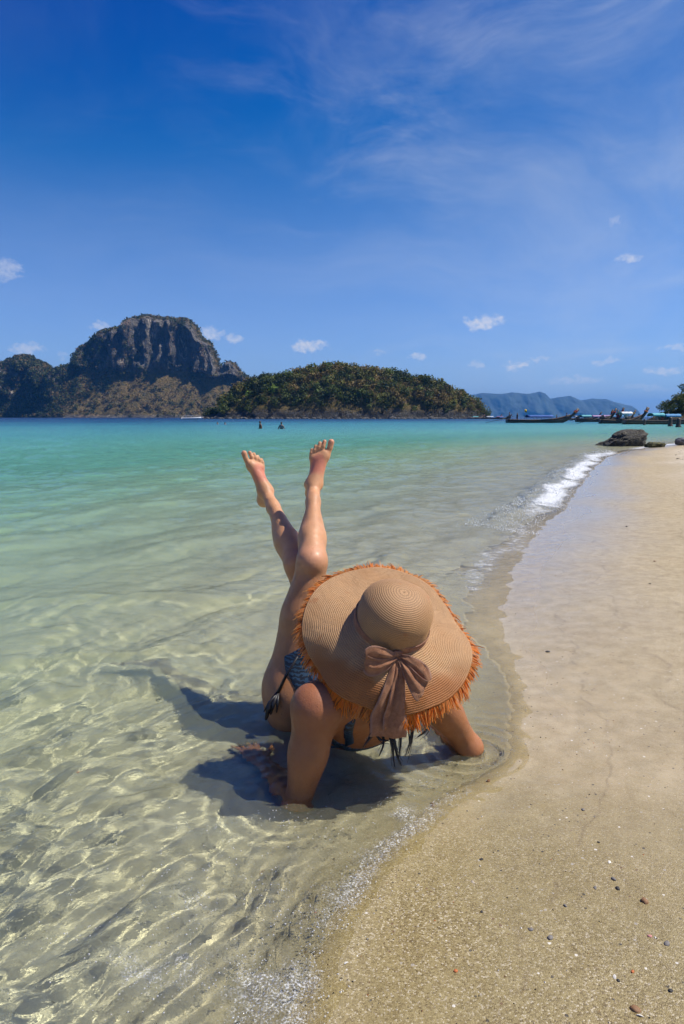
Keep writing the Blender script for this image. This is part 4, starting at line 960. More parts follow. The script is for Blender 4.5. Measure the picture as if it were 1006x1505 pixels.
def pebble(px, py, w_px, colr, label, kind='pebble', group=None, under=0.0):
    g_ = PG(px, py)
    for _ in range(6): g_ = PG(px, py, gz(g_[0], g_[1]))
    r_ = .62 * w_px / F_PX * np.linalg.norm(g_ - np.array([0, 0, CAM_H])) * .5
    me = pebble_mesh(int(px * 7 + py)) if kind == 'pebble' else shell_mesh(1)
    me.materials.append(PMAT[colr])
    o = add_obj(kind, me, None, None, (g_[0], g_[1], g_[2] + r_ * (.08 if kind == 'pebble' else .0)), (random.uniform(-.2, .2), random.uniform(-.2, .2), random.uniform(0, 6.28))); o.scale = (r_,) * 3
    if kind != 'pebble': o.modifiers.new('thick', 'SOLIDIFY').thickness = .12
    tag(o, label, kind, group); caustic(o); return o
random.seed(5)
PEB = [(948, 1325, 15, 'brown', 'rounded chestnut brown pebble on bare sand with darker crumbs close by', 'pebble'), (934, 1484, 17, 'brown', 'long brown pebble touching a white shell on the sand', 'pebble'), (941, 1494, 13, 'white', 'white shell touching a long brown pebble', 'shell'),
       (510, 1416, 11, 'white', 'white shell near the foam edge, alone on coarse sand', 'shell'), (670, 1427, 9, 'orange', 'bright orange pebble alone on coarse sand', 'pebble'), (905, 1436, 11, 'white', 'white shell beside a small black pebble', 'shell'), (909, 1441, 7, 'dark', 'small black pebble beside a white shell', 'pebble'),
       (809, 1378, 12, 'grey', 'grey pebble next to a smaller grey pebble on coarse sand', 'pebble'), (780, 1366, 9, 'grey', 'smaller grey pebble close to a larger grey one', 'pebble'), (908, 1306, 10, 'dark', 'black pebble beside two grey pebbles', 'pebble'), (902, 1292, 10, 'grey', 'bluish grey pebble standing between a white shell and a black pebble', 'pebble'), (895, 1267, 10, 'white', 'white shell above the bluish grey pebbles', 'shell'),
       (875, 1305, 8, 'grey', 'small grey pebble left of the black pebble', 'pebble'), (831, 1331, 8, 'grey', 'dull grey pebble on smooth sand, alone', 'pebble'), (980, 1387, 11, 'grey', 'flat grey pebble on fine pale sand', 'pebble'), (986, 1456, 9, 'dark', 'black fragment lying among red crumbs on sand', 'pebble'), (696, 1296, 11, 'cream', 'cream shell on coarse sand inland of the foam', 'shell'),
       (805, 958, 9, 'dark', 'dark pebble on wet sand beside the straw hat', 'pebble'), (708, 1340, 7, 'dark', 'small dark crumb on coarse sand', 'pebble'), (708, 1263, 8, 'dark', 'dark pebble with orange tip on coarse sand', 'pebble'), (662, 1183, 9, 'white', 'white shell chip just inland of the swash bubbles', 'shell'), (636, 1184, 9, 'brown', 'brown weed crumb by the swash bubbles', 'pebble'), (718, 1148, 10, 'brown', 'brown crumb on sand before the bent right elbow', 'pebble'),
       (857, 1190, 8, 'grey', 'grey pebble on smooth wet sand, alone', 'pebble'), (880, 1238, 6, 'dark', 'tiny black pebble on smooth wet sand', 'pebble'), (921, 774, 5, 'dark', 'small dark stone out on the gleaming wet sand', 'pebble'), (962, 825, 5, 'brown', 'brown crumb on gleaming wet sand far up the beach', 'pebble'), (955, 858, 5, 'dark', 'dark crumb on gleaming wet sand', 'pebble'), (930, 1428, 7, 'orange', 'reddish orange crumb between white shells', 'pebble'), (955, 1376, 8, 'pink', 'pink coral chip near the flat grey pebble', 'pebble'),
       (235, 1049, 15, 'dark', 'elongated black pebble lying under the clear shallow water', 'pebble'), (257, 1061, 8, 'dark', 'small black pebble under the water beside an elongated one', 'pebble'), (117, 1161, 9, 'orange', 'orange scrap lying under the shallow water', 'pebble'), (132, 1157, 8, 'pink', 'pink coral chip lying under the shallow water', 'pebble'), (5, 1250, 10, 'brown', 'brown pebble under rippled water by the diagonal wavelets', 'pebble'), (62, 1412, 8, 'dark', 'dark pebble under the breaking wavelet', 'pebble')]
for (px, py, w_, c_, lab, kd) in PEB: pebble(px, py, w_, c_, lab, kd)
# finer rubble: uncounted grit
rg2 = np.random.default_rng(3); N = 5200
yy = 0.75 + 5.0 * rg2.random(N) ** 1.7; xx = (rg2.random(N) * 2 - 1) * (0.35 + 0.62 * yy)
ss = shore_dist(xx, yy); kp = (ss > -0.25) & (ss < 3.2); xx, yy, ss = xx[kp], yy[kp], ss[kp]; N = len(xx)
zz = ground_z(xx, yy, ss); base = np.array([(1, 0, 0), (-.5, .8, 0), (-.6, -.7, 0), (.1, .1, .8), (.05, 0, -.5)], float)
sz = (0.0010 + 0.0022 * rg2.random(N) ** 4); an = rg2.random(N) * 6.28
bv = base[None] * sz[:, None, None] * (0.6 + .8 * rg2.random((N, 5, 1)))
V = np.stack([bv[..., 0] * np.cos(an)[:, None] - bv[..., 1] * np.sin(an)[:, None] + xx[:, None], bv[..., 0] * np.sin(an)[:, None] + bv[..., 1] * np.cos(an)[:, None] + yy[:, None], bv[..., 2] + zz[:, None] + .0005], -1).reshape(-1, 3)
tri = np.array([(0, 1, 3), (1, 2, 3), (2, 0, 3), (1, 0, 4), (2, 1, 4), (0, 2, 4)])
Fc = (np.arange(N)[:, None, None] * 5 + tri[None]).reshape(-1, 3)
pc = np.array([PCOL[k] for k in ('brown', 'white', 'grey', 'dark', 'orange', 'cream', 'cream')])[rg2.choice(7, N, p=[.2, .16, .16, .2, .05, .13, .10])]
m, t = new_mat('shell_grit'); GRIT = finish(m, t, principled(t, **{'Base Color': t.attr('Col'), 'Roughness': .5}))
o = add_obj('shell_grit', mesh_np('shell_grit', V, Fc, False, {'Col': np.repeat(pc, 5, 0)}), GRIT); tag(o, 'fine shell and pebble grit strewn over the wet sand', 'grit', kind='stuff'); caustic(o)
# crumbs and dry weed on the dry sand
N = 420; s0 = rg2.random(N); yy = 7 + 16 * rg2.random(N); xx = np.interp(yy, SHORE[:, 1], SHORE[:, 0]) + 1.8 + 3.2 * rg2.random(N)
zz = ground_z(xx, yy); sz = .012 + .03 * rg2.random(N) ** 3; an = rg2.random(N) * 6.28
bv = base[None] * sz[:, None, None] * np.array([1.6, .6, .5])
V = np.stack([bv[..., 0] * np.cos(an)[:, None] - bv[..., 1] * np.sin(an)[:, None] + xx[:, None], bv[..., 0] * np.sin(an)[:, None] + bv[..., 1] * np.cos(an)[:, None] + yy[:, None], bv[..., 2] + zz[:, None] + .004], -1).reshape(-1, 3)
Fc = (np.arange(N)[:, None, None] * 5 + tri[None]).reshape(-1, 3)
o = add_obj('beach_debris', mesh_np('beach_debris', V, Fc, False, {'Col': np.repeat(np.array([(0.08, 0.06, 0.04), (0.16, 0.13, 0.10), (0.05, 0.045, 0.04)])[rg2.choice(3, N)], 5, 0)}), GRIT); tag(o, 'dark crumbs and dry weed on the pale dry sand', 'debris', kind='stuff')

# ================================================================== the woman lying back on her elbows in the shallows
J = lambda px, py, y: P(px, py, y)
EL = J(438, 1172, 1.80); EL[2] = gz(EL[0], EL[1]) + .036
SL = J(466, 1040, 1.83)
ER = J(690, 1100, 2.06); ER[2] = gz(ER[0], ER[1]) + .036
SR = J(622, 1000, 2.01)
HL = J(432, 1005, 2.31); PEL = HL + np.array([.09, .045, -.004]); HR = PEL + np.array([.085, .045, .0])
KL = J(459, 826, 2.35); AL = J(461, 712, 2.66); TL = J(474, 650, 2.68)
KR = J(440, 830, 2.51); AR = J(391, 722, 2.85); TR = J(371, 660, 2.86)
MS = (SL + SR) / 2
unit = lambda q: np.array(q) / np.linalg.norm(q)
LAT = unit(SR - SL)                               # her left -> her right
xs = np.arange(-0.52, 0.53, 0.0042)
ys = np.concatenate([np.arange(1.60, 2.60, 0.0052), np.arange(2.60, 2.98, 0.0033)])
zs = np.concatenate([np.arange(-0.16, 0.72, 0.0052), np.arange(0.72, 1.04, 0.0033)])
B = Field(xs, ys, zs)
0 and print('DEPTHS', EL, gz(EL[0], EL[1]), ER, gz(ER[0], ER[1]), PEL, gz(PEL[0], PEL[1]), SL, SR, MS)
# torso: rib cage, waist, pelvis
CH = MS + np.array([-.02, .085, -.110]); WA = MS + np.array([-.085, .235, -.165]); 
UPT = unit(MS - CH); FRT = unit(np.cross(LAT, unit(MS - WA)))
if FRT[2] < 0: FRT = -FRT
BACK = -FRT
C7 = MS + np.array([0.0, -.015, .055])
B.cone(CH - LAT * .055, CH + LAT * .055, .095, .095, .05, (FRT, 1.25))
B.cone(CH + UPT * .03, WA, .125, .098, .06, (FRT, 1.35))
B.cone(MS - LAT * .085 + UPT * -.02, MS + LAT * .085 + UPT * -.02, .07, .07, .05, (FRT, 1.2))
B.cone(SL + LAT * .01, MS + UPT * .01, .058, .06, .05); B.cone(SR - LAT * .01, MS + UPT * .01, .058, .06, .05)
B.cone(WA, PEL + np.array([0, 0, .005]), .108, .125, .06, (FRT, 1.3))
B.cone(HL, HR, .088, .088, .05)
for h_, sgn in ((HL, -1), (HR, 1)):
    B.ell(h_ + np.array([-.01, -.02, -.060]), np.eye(3), (.092, .108, .118), .05)
for sgn in (-1, 1):                               # breasts, shoulder blades
    B.ell(CH + LAT * sgn * .075 + FRT * .075 + UPT * .0, (LAT, FRT, UPT), (.062, .055, .062), .03)
    B.ell(MS + LAT * sgn * .085 - FRT * .048 - UPT * .06, (LAT, FRT, UPT), (.055, .03, .07), .035)
# neck and head
HC = J(573, 923, 1.90)                            # hat sits here
vcam = unit(np.array([0, 0, CAM_H]) - HC)
Ucam = unit(np.array([0, 0, 1.0]) - vcam * vcam[2]); Xcam = unit(np.cross(Ucam, vcam))
TH = R(48); LE = R(20)
HA = unit(math.cos(TH) * vcam + math.sin(TH) * (math.sin(LE) * Xcam + math.cos(LE) * Ucam))   # hat / head axis
HN = unit(vcam - HA * vcam.dot(HA))              # towards the back of her head
HS = np.cross(HN, HA); HS = HS if HS[0] > 0 else -HS
SK = HC - HA * .045 - HN * .004
B.cone(C7 - UPT * .02, SK - HA * .06 + HN * .02, .056, .05, .03)
B.ell(SK + HA * .015, (HA, HN, HS), (.105, .096, .076), .03)
B.cone(SK - HA * .06 - HN * .045, SK - HA * .095 - HN * .062, .05, .026, .04)
B.cone(SK - HA * .015 - HN * .098, SK - HA * .042 - HN * .112, .008, .012, .012)                 # nose
B.ell(SK - HA * .068 - HN * .096, (HA, HN, HS), (.010, .010, .022), .008)                         # lips
for sgn in (-1, 1):
    B.ell(SK + HS * sgn * .031 - HN * .088 + HA * .0, (HA, HN, HS), (.011, .010, .015), -.008)    # eye sockets
    B.ell(SK + HS * sgn * .031 - HN * .080 + HA * .0, (HA, HN, HS), (.011, .011, .013), .003)
    B.ell(SK + HS * sgn * .078 - HA * .02 + HN * .005, (HA, HN, HS), (.030, .018, .009), .008)    # ears
# arms
def arm(S_, E_, W_, hand_dir, palm_n, side):
    m_ = S_ * .55 + E_ * .45
    B.ell(S_ + np.array([0, 0, .002]) - LAT * side * -.006, np.eye(3), (.066, .064, .066), .04)
    B.cone(S_, m_, .060, .049, .03); B.cone(m_, E_, .049, .038, .02)
    B.ell(S_ * .62 + E_ * .38 + np.array([0, -.012, 0]), (unit(E_ - S_), unit(np.cross(E_ - S_, [1, 0, 0])), unit(np.cross(E_ - S_, [0, 1, 0]))), (.11, .047, .050), .03)
    B.ell(E_ + np.array([0, -.010, -.006]), np.eye(3), (.034, .034, .034), .02)
    f_ = E_ * .70 + W_ * .30
    B.cone(E_, f_, .041, .043, .02); B.cone(f_, W_, .042, .026, .02, (palm_n, 1.15))
    hd = unit(hand_dir); lt = unit(np.cross(hd, palm_n))
    pc_ = W_ + hd * .045
    B.cone(W_, W_ + hd * .02, .026, .028, .015); B.ell(pc_, (hd, lt, palm_n), (.050, .040, .016), .012)
    for k, (o_, ln, sp) in enumerate([(-.030, .070, -.16), (-.011, .082, -.04), (.010, .076, .07), (.029, .060, .20)]):
        kn = W_ + hd * .086 + lt * o_
        d1 = unit(hd + lt * sp); d2 = unit(d1 - palm_n * .30); d3 = unit(d1 - palm_n * .55)
        a1 = kn + d1 * ln * .48; a2 = a1 + d2 * ln * .32; a3 = a2 + d3 * ln * .20
        B.cone(kn, a1, .0092, .0085, .006); B.cone(a1, a2, .0085, .0078, .004); B.cone(a2, a3, .0078, .0066, .004)
    tb = W_ + hd * .022 - lt * .030 * side; td = unit(hd - lt * side * .95)
    B.cone(tb, tb + td * .042, .013, .0105, .010); B.cone(tb + td * .042, tb + td * .042 + unit(td + hd * .4) * .030, .0100, .008, .004)
gE = gz(EL[0], EL[1])
WL = np.array([-.262, 2.055, gz(-.262, 2.055) + .030]); arm(SL, EL, WL, (-.45, .80, -.04), np.array([0, 0, 1.0]), -1)
WR = np.array([.315, 2.285, gz(.315, 2.285) + .038]); arm(SR, ER, WR, (-.25, .90, -.03), np.array([0, 0, 1.0]), 1)
# legs
def leg(H_, K_, A_, T_, inner, kf):
    ax_t = unit(K_ - H_); ax_s = unit(A_ - K_)
    kf = unit(kf - ax_t * 0)                       # direction the kneecap faces
    ct = unit(kf - ax_t * kf.dot(ax_t)); cs = unit(kf - ax_s * kf.dot(ax_s))
    lt = unit(np.cross(ax_s, cs))
    B.cone(H_, H_ * .45 + K_ * .55, .098, .074, .05); B.cone(H_ * .45 + K_ * .55, K_ - ct * .008, .074, .051, .03)
    B.ell(H_ * .55 + K_ * .45 - ct * .022, (ax_t, ct, np.cross(ax_t, ct)), (.17, .062, .068), .04)
    B.ell(K_ + ct * .026 + cs * .006, (unit(ax_t + ax_s), unit(ct + cs), lt), (.032, .022, .029), .022)          # kneecap
    B.ell(K_ * .86 + A_ * .14 + cs * .026, (ax_s, cs, lt), (.030, .016, .020), .02)                               # tibial knob
    B.cone(K_, K_ * .70 + A_ * .30, .048, .042, .03); B.cone(K_ * .70 + A_ * .30, K_ * .25 + A_ * .75, .042, .026, .03); B.cone(K_ * .25 + A_ * .75, A_, .026, .024, .02)
    for sg in (-1, 1): B.ell(K_ * .70 + A_ * .30 - cs * .024 + lt * sg * .017, (ax_s, cs, lt), (.105, .029, .029), .03)   # calf
    B.cone(K_ * .86 + A_ * .14 + cs * .028, K_ * .2 + A_ * .8 + cs * .016, .018, .014, .02)                        # shin ridge
    # foot: sole side faces away from the camera, toes up
    fd = unit(T_ - A_); n_ = unit(cs - fd * cs.dot(fd)); sd = unit(np.cross(fd, n_)); sd = sd if sd.dot(inner) > 0 else -sd   # sd: towards the big toe
    HE = A_ - n_ * .040 - fd * .034
    B.ell(HE, (fd, n_, sd), (.028, .032, .024), .020); B.cone(A_, HE, .025, .022, .022)
    B.cone(K_ * .15 + A_ * .85 - cs * .026, HE, .012, .016, .016)                                                   # tendon
    for sg, o_ in ((1, .004), (-1, -.006)): B.ell(A_ + sd * sg * .0265 + fd * o_, (fd, n_, sd), (.012, .012, .009), .008)
    ball = A_ + fd * .128 - n_ * .020
    B.cone(A_ + n_ * .002, ball + fd * -.02, .026, .018, .022)
    B.cone(ball + sd * .020 - fd * .01, ball - sd * .022 - fd * .026, .0165, .0130, .014)
    B.cone(HE - n_ * .004, ball - sd * .018 - fd * .03, .019, .0135, .022); B.cone(A_ + n_ * .004 + sd * .006, ball + sd * .018, .021, .0165, .022)
    toes = [(.0275, .004, .052, .0120), (.0075, .006, .047, .0082), (-.0080, .000, .043, .0076), (-.0215, -.010, .038, .0071), (-.0335, -.022, .033, .0068)]
    for k, (o_, st, ln, r_) in enumerate(toes):
        b0 = ball + sd * o_ + fd * (st - .006); b1 = b0 + fd * ln * .55 + n_ * (.006 if k else .002) + sd * (.10 * ln if k == 0 else -.02 * ln * k); b2 = b1 + fd * ln * .45 - n_ * (.004 if k else .0)
        B.cone(b0, b1, r_ * .95, r_ * .92, .006); B.cone(b1, b2, r_ * .92, r_ * (1.05 if k == 0 else 1.0), .003)
    return ball, fd, n_, sd
footL = leg(HL, KL, AL, TL, np.array([1.0, 0, 0]), np.array([.10, -.85, .35]))
footR = leg(HR, KR, AR, TR, np.array([-1.0, 0, 0]), np.array([.30, -.80, .45]))
Vb, Qb = B.mesh()
# smooth once
def relax(V, Q, it=2, lam=.5):
    e = np.concatenate([Q[:, [0, 1]], Q[:, [1, 2]], Q[:, [2, 3]], Q[:, [3, 0]]])
    for _ in range(it):
        acc = np.zeros_like(V); n = np.zeros(len(V))
        for a, b in ((0, 1), (1, 0)):
            for d in range(3): acc[:, d] += np.bincount(e[:, a], V[e[:, b], d], len(V))
            n += np.bincount(e[:, a], minlength=len(V))
        V = V + lam * (acc / np.maximum(n, 1)[:, None] - V)
    return V
Vb = relax(Vb, Qb, 2)
burn = np.zeros(len(Vb)); toe = np.zeros(len(Vb))
for (ball, fd, n_, sd), A_, T_ in ((footL, AL, TL), (footR, AR, TR)):
    rel = Vb - (ball - fd * .055 + n_ * .02)
    q = (rel @ fd / .055) ** 2 + (rel @ sd / .036) ** 2 + (rel @ n_ / .03) ** 2
    burn = np.maximum(burn, sstep(1.25, .35, q)); rel = Vb - ball
    toe = np.maximum(toe, sstep(.030, .062, rel @ fd) * (np.linalg.norm(rel, axis=1) < .13))
    rk = 0
knee = np.maximum(np.exp(-(np.linalg.norm(Vb - (KL + np.array([0, -.03, .03])), axis=1) / .045) ** 2), np.exp(-(np.linalg.norm(Vb - KR, axis=1) / .05) ** 2))
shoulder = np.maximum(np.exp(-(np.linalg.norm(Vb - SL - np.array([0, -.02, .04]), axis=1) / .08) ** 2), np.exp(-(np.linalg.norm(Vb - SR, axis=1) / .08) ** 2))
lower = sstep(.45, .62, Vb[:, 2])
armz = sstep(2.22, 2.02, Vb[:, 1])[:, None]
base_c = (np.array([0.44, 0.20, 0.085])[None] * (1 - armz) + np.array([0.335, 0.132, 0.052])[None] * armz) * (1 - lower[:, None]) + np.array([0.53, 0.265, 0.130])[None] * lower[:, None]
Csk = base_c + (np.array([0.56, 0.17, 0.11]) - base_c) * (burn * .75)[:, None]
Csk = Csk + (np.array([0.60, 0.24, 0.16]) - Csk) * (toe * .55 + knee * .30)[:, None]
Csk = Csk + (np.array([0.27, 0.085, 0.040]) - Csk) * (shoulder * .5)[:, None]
Csk *= (1 + .16 * fbm(Vb[:, 0] * 11, Vb[:, 1] * 11, Vb[:, 2] * 11, 4, 125))[:, None]
Csk *= (1 + .10 * fbm(Vb[:, 0] * 40, Vb[:, 1] * 40, Vb[:, 2] * 40, 3, 121))[:, None]
m, t = new_mat('wet_tanned_skin'); co = t.coord('Object')
n1 = t.noise(co, 260, 3, .6); n2 = t.noise(co, 38, 4, .6)
vd = t.node('ShaderNodeTexVoronoi', ins={'Vector': co, 'Scale': 190.0}); drop_ = t.math('MULTIPLY', t.rng(vd.outputs['Distance'], .10, .34, 1.0, 0.0), t.math('GREATER_THAN', t.sep(vd.outputs['Color'])[0], .80))   # clinging water beads
mole = t.voro(co, 16.0); 
col = t.mix(t.rng(mole, .030, .020), t.attr('Col'), t.mix(1.0, t.attr('Col'), (.42, .34, .30), 'MULTIPLY'))
SKIN = finish(m, t, principled(t, **{'Base Color': col, 'Roughness': t.math('SUBTRACT', t.rng(n2, .3, .7, .42, .70), t.math('MULTIPLY', drop_, .32)), 'Subsurface Weight': .06, 'Subsurface Radius': (.9, .35, .2), 'Subsurface Scale': .008, 'Specular IOR Level': .42, 'Coat Weight': .06, 'Coat Roughness': .25,
       'Normal': t.bump(t.math('ADD', t.math('ADD', t.math('MULTIPLY', n1, .8), n2), t.math('MULTIPLY', drop_, 1.1)), .8, .0016)}))
woman = empty('person', (float(PEL[0]), float(PEL[1]), gz(PEL[0], PEL[1])))
tag(woman, 'woman in dark blue bikini lying back on her elbows in the shallows, legs raised', 'person')
off = np.array(woman.location)
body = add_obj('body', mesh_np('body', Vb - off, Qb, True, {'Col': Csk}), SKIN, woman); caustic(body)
# swimwear: thin shells over the body
gX = B.xs[:, None, None]; gY = B.ys[None, :, None]; gZ = B.zs[None, None, :]
def pl_(o, n): return (gX - o[0]) * n[0] + (gY - o[1]) * n[1] + (gZ - o[2]) * n[2]
ax_p = unit(PEL - WA)
Tt = unit(HL - PEL)
rel_ax = pl_(PEL, ax_p); rel_l = pl_(PEL, LAT); rel_f = pl_(PEL, FRT)
brief = np.maximum(np.maximum(rel_ax - (.015), -(rel_ax + .175)), np.abs(rel_l + .01) - (.150 - .28 * np.clip(np.abs(rel_ax + .06), 0, .25)))
far_from = np.minimum(1.0, 1.0)
lim = np.sqrt((gX - PEL[0]) ** 2 + (gY - PEL[1]) ** 2 + (gZ - PEL[2]) ** 2) - .205
Fbr = np.maximum(np.maximum(B.F - .0045, brief), lim)
m, t = new_mat('dark_blue_patterned_swimwear'); co = t.coord('Object')
w1 = t.node('ShaderNodeTexWave', wave_type='RINGS', ins={'Vector': co, 'Scale': 34.0, 'Distortion': 7.0, 'Detail': 2.0, 'Detail Scale': 1.6}).outputs['Fac']
col = t.mix(t.rng(w1, .55, .72), (0.008, 0.013, 0.024), (0.024, 0.060, 0.11))
SWIM = finish(m, t, principled(t, **{'Base Color': col, 'Roughness': .45, 'Normal': t.bump(t.noise(co, 900, 2), .3, .0006)}))
Vs, Qs = B.mesh(Fbr); Vs = relax(Vs, Qs, 2)
bb = add_obj('bikini_bottom', mesh_np('bikini_bottom', Vs - off, Qs, True), SWIM, woman); caustic(bb)
bo = P(512, 1072, 1.93); NB = unit(unit(MS - PEL) + LAT * .35)
band = np.abs(pl_(bo, NB)) - .014
limt = np.sqrt((gX - CH[0]) ** 2 + (gY - CH[1]) ** 2 + (gZ - CH[2]) ** 2) - .21
sideL = pl_(SL, LAT); 
band = np.maximum(np.maximum(band, limt), np.maximum(-(sideL + .005), sideL - np.dot(SR - SL, LAT) - .005))
cups = 9.0
for sgn in (-1, 1):
    cc = CH + LAT * sgn * .075 + FRT * .10
    cups = np.minimum(cups, np.sqrt((gX - cc[0]) ** 2 + (gY - cc[1]) ** 2 + (gZ - cc[2]) ** 2) - .075)
NB2 = unit((.9, -.35, -.25)); b2 = P(526, 1072, 1.93)
strap = np.maximum(np.maximum(np.abs(pl_(b2, NB2) + 1.6 * np.clip(-.02 - pl_(b2, (0, 0, 1)), 0, .1)) - .012, pl_(CH, FRT) - .05), limt)
band = np.minimum(band, np.maximum(strap, -(sideL + .005)))
Fto = np.maximum(B.F - .0045, np.minimum(band, np.maximum(cups, -pl_(CH, FRT))))
Vs, Qs = B.mesh(Fto); Vs = relax(Vs, Qs, 2)
bt = add_obj('bikini_top', mesh_np('bikini_top', Vs - off, Qs, True), SWIM, woman); caustic(bt)
BLACK = simple_mat('black_cord', (0.012, 0.012, 0.016), .5, .3, 60)
# side tie hanging from the hip
kn = J(409, 1018, 2.20); k0 = J(438, 965, 2.20)
mb = MB(); mb.tube([k0 - off, (k0 * .5 + kn * .5) + np.array([-.006, -.01, 0]) - off, kn - off], [.004, .005, .006], 6)
mb.build('side_tie_cord', BLACK, bb, True)
mb = MB()
for (dx, e, w0) in ((0, (391, 1058), .011), (6, (398, 1050), .009), (10, (407, 1048), .005), (4, (388, 1046), .005)):
    en = J(e[0], e[1], 2.17); md = (kn + en) / 2 + np.array([-.008 + dx * .001, -.012, .004]); mb.tube([kn - off, md - off, en - off], [.006, w0, w0 * .35], 6)
mb.build('side_tie_tassel', BLACK, bb, True)
# dark wet hair: a cap on the skull and hanging strands
relS = np.maximum(-pl_(SK - HN * .012, HN) , -pl_(SK - HA * .055, HA))
ball_h = np.sqrt((gX - SK[0]) ** 2 + (gY - SK[1]) ** 2 + (gZ - SK[2]) ** 2) - .14
top_h = np.maximum(-pl_(SK + HA * .055, HA), ball_h)
Fha = np.maximum(B.F - .010, np.minimum(np.maximum(relS, ball_h), top_h))
HAIRM = simple_mat('wet_black_hair', (0.010, 0.008, 0.007), .32, .4, 90, .001, 300)
Vs, Qs = B.mesh(Fha); Vs = relax(Vs, Qs, 2)
hair = add_obj('hair', mesh_np('hair', Vs - off, Qs, True), HAIRM, woman)
mb = MB(); rh = np.random.default_rng(9)
HST = [[(547, 1062), (546, 1080), (534, 1098)], [(552, 1058), (551, 1076), (540, 1090)], [(563, 1078), (565, 1094), (557, 1112)], [(580, 1086), (583, 1108), (591, 1126)], [(578, 1092), (578, 1112), (581, 1128)], [(604, 1050), (606, 1082), (596, 1112)], [(609, 1052), (607, 1085), (600, 1108)], [(601, 1055), (601, 1080), (604, 1096)], [(632, 1058), (628, 1075), (614, 1083)], [(636, 1052), (630, 1070), (618, 1080)], [(548, 1070), (558, 1088), (572, 1088)], [(590, 1075), (588, 1100), (586, 1118)]]
root_h = SK + HN * .09 - HA * .06
for st in HST:
    a = [J(u_, w_, 1.76 + .05 * (u_ - 540) / 90 - .012 * i) for i, (u_, w_) in enumerate(st)]
    r0 = root_h + HS * ((st[0][0] - 580) / F_PX * 1.8) * .8
    pts = [r0, r0 * .45 + a[0] * .55 + HN * .01, a[0], a[1], a[2]]
    pts = [np.array(q) for q in chaikin(np.array(pts), 2)]
    k_ = len(pts); mb.tube([q - off for q in pts], [.0048 * (1 - (i / (k_ - 1)) ** 2.2) + .0007 for i in range(k_)], 6, .5)
    for j in range(2):
        dv = rh.normal(0, .0045, 3); mb.tube([q - off + dv * (i / k_) * 2 for i, q in enumerate(pts)], [.0016 * (1 - i / k_) + .0004 for i in range(k_)], 4)
hs_ = mb.build('hair_strands', HAIRM, woman, True); caustic(hs_)

# ================================================================== straw hat
HAT = empty('straw_hat', tuple(HC))
tag(HAT, 'wide floppy tan straw hat with frayed orange fringe and brown ribbon bow', 'hat')
hm_ = np.stack([HS, HN, HA], 1)                   # local (side, towards back of head, up)
def hl(p): return hm_ @ np.asarray(p, float)
RC, BL = 0.107, 0.152
def brim(s_, ph):
    """point on the brim: s_ arc length from the crown, ph angle (0 = back of head, towards the bow)"""
    wn = (1 + np.cos(ph)) / 2
    dl = R(2) + R(40) * wn ** 1.25 + R(9) * np.sin(ph) * 0.35 + R(5) * np.sin(3 * ph + .8) + R(3) * np.sin(5 * ph + 2.0) + R(30) * np.exp(-((np.mod(ph + .80 + math.pi, 2 * math.pi) - math.pi) / .42) ** 2)
    u = s_ / BL
    ang = dl * (0.35 + 0.65 * np.clip(u, 0, 1.25))
    r_ = RC + s_ * np.cos(ang * .92); z_ = -s_ * np.sin(ang * .92) + .012 * np.exp(-s_ / .02)
    z_ = z_ + .004 * np.sin(7 * ph + 1) * u
    return np.stack([r_ * np.sin(ph), r_ * np.cos(ph), z_], -1)
nb, sub, ns = 27, 5, 300
sv = np.linspace(0, BL, nb * sub + 1)[:, None]; pv_ = np.linspace(0, 2 * math.pi, ns + 1)[:-1][None, :]
swob = sv + .0022 * fbm(np.sin(pv_) * 4 + sv * 9, np.cos(pv_) * 4, seed=151, oct=3)
Bp = brim(sv + 0 * pv_, pv_ + 0 * sv)
Bp[..., 2] += .0035 * fbm(np.sin(pv_) * 5 + 0 * sv, np.cos(pv_) * 5 + sv * 20, seed=152, oct=3) * sv / BL
rid = np.abs(np.sin(np.pi * swob / (BL / nb))) ** .55 * .0019
gN = np.cross(np.gradient(Bp, axis=1), np.gradient(Bp, axis=0)); gN /= np.linalg.norm(gN, axis=-1, keepdims=True); gN *= np.sign(gN[..., 2:3] + 1e-9)
Bp = Bp + gN * rid[..., None]
flat = lambda A: (A.reshape(-1, 3) @ hm_.T)
PHI0 = 0.42                                       # the bow sits a little towards her right
rotb = np.array([[math.cos(PHI0), math.sin(PHI0), 0], [-math.sin(PHI0), math.cos(PHI0), 0], [0, 0, 1]])
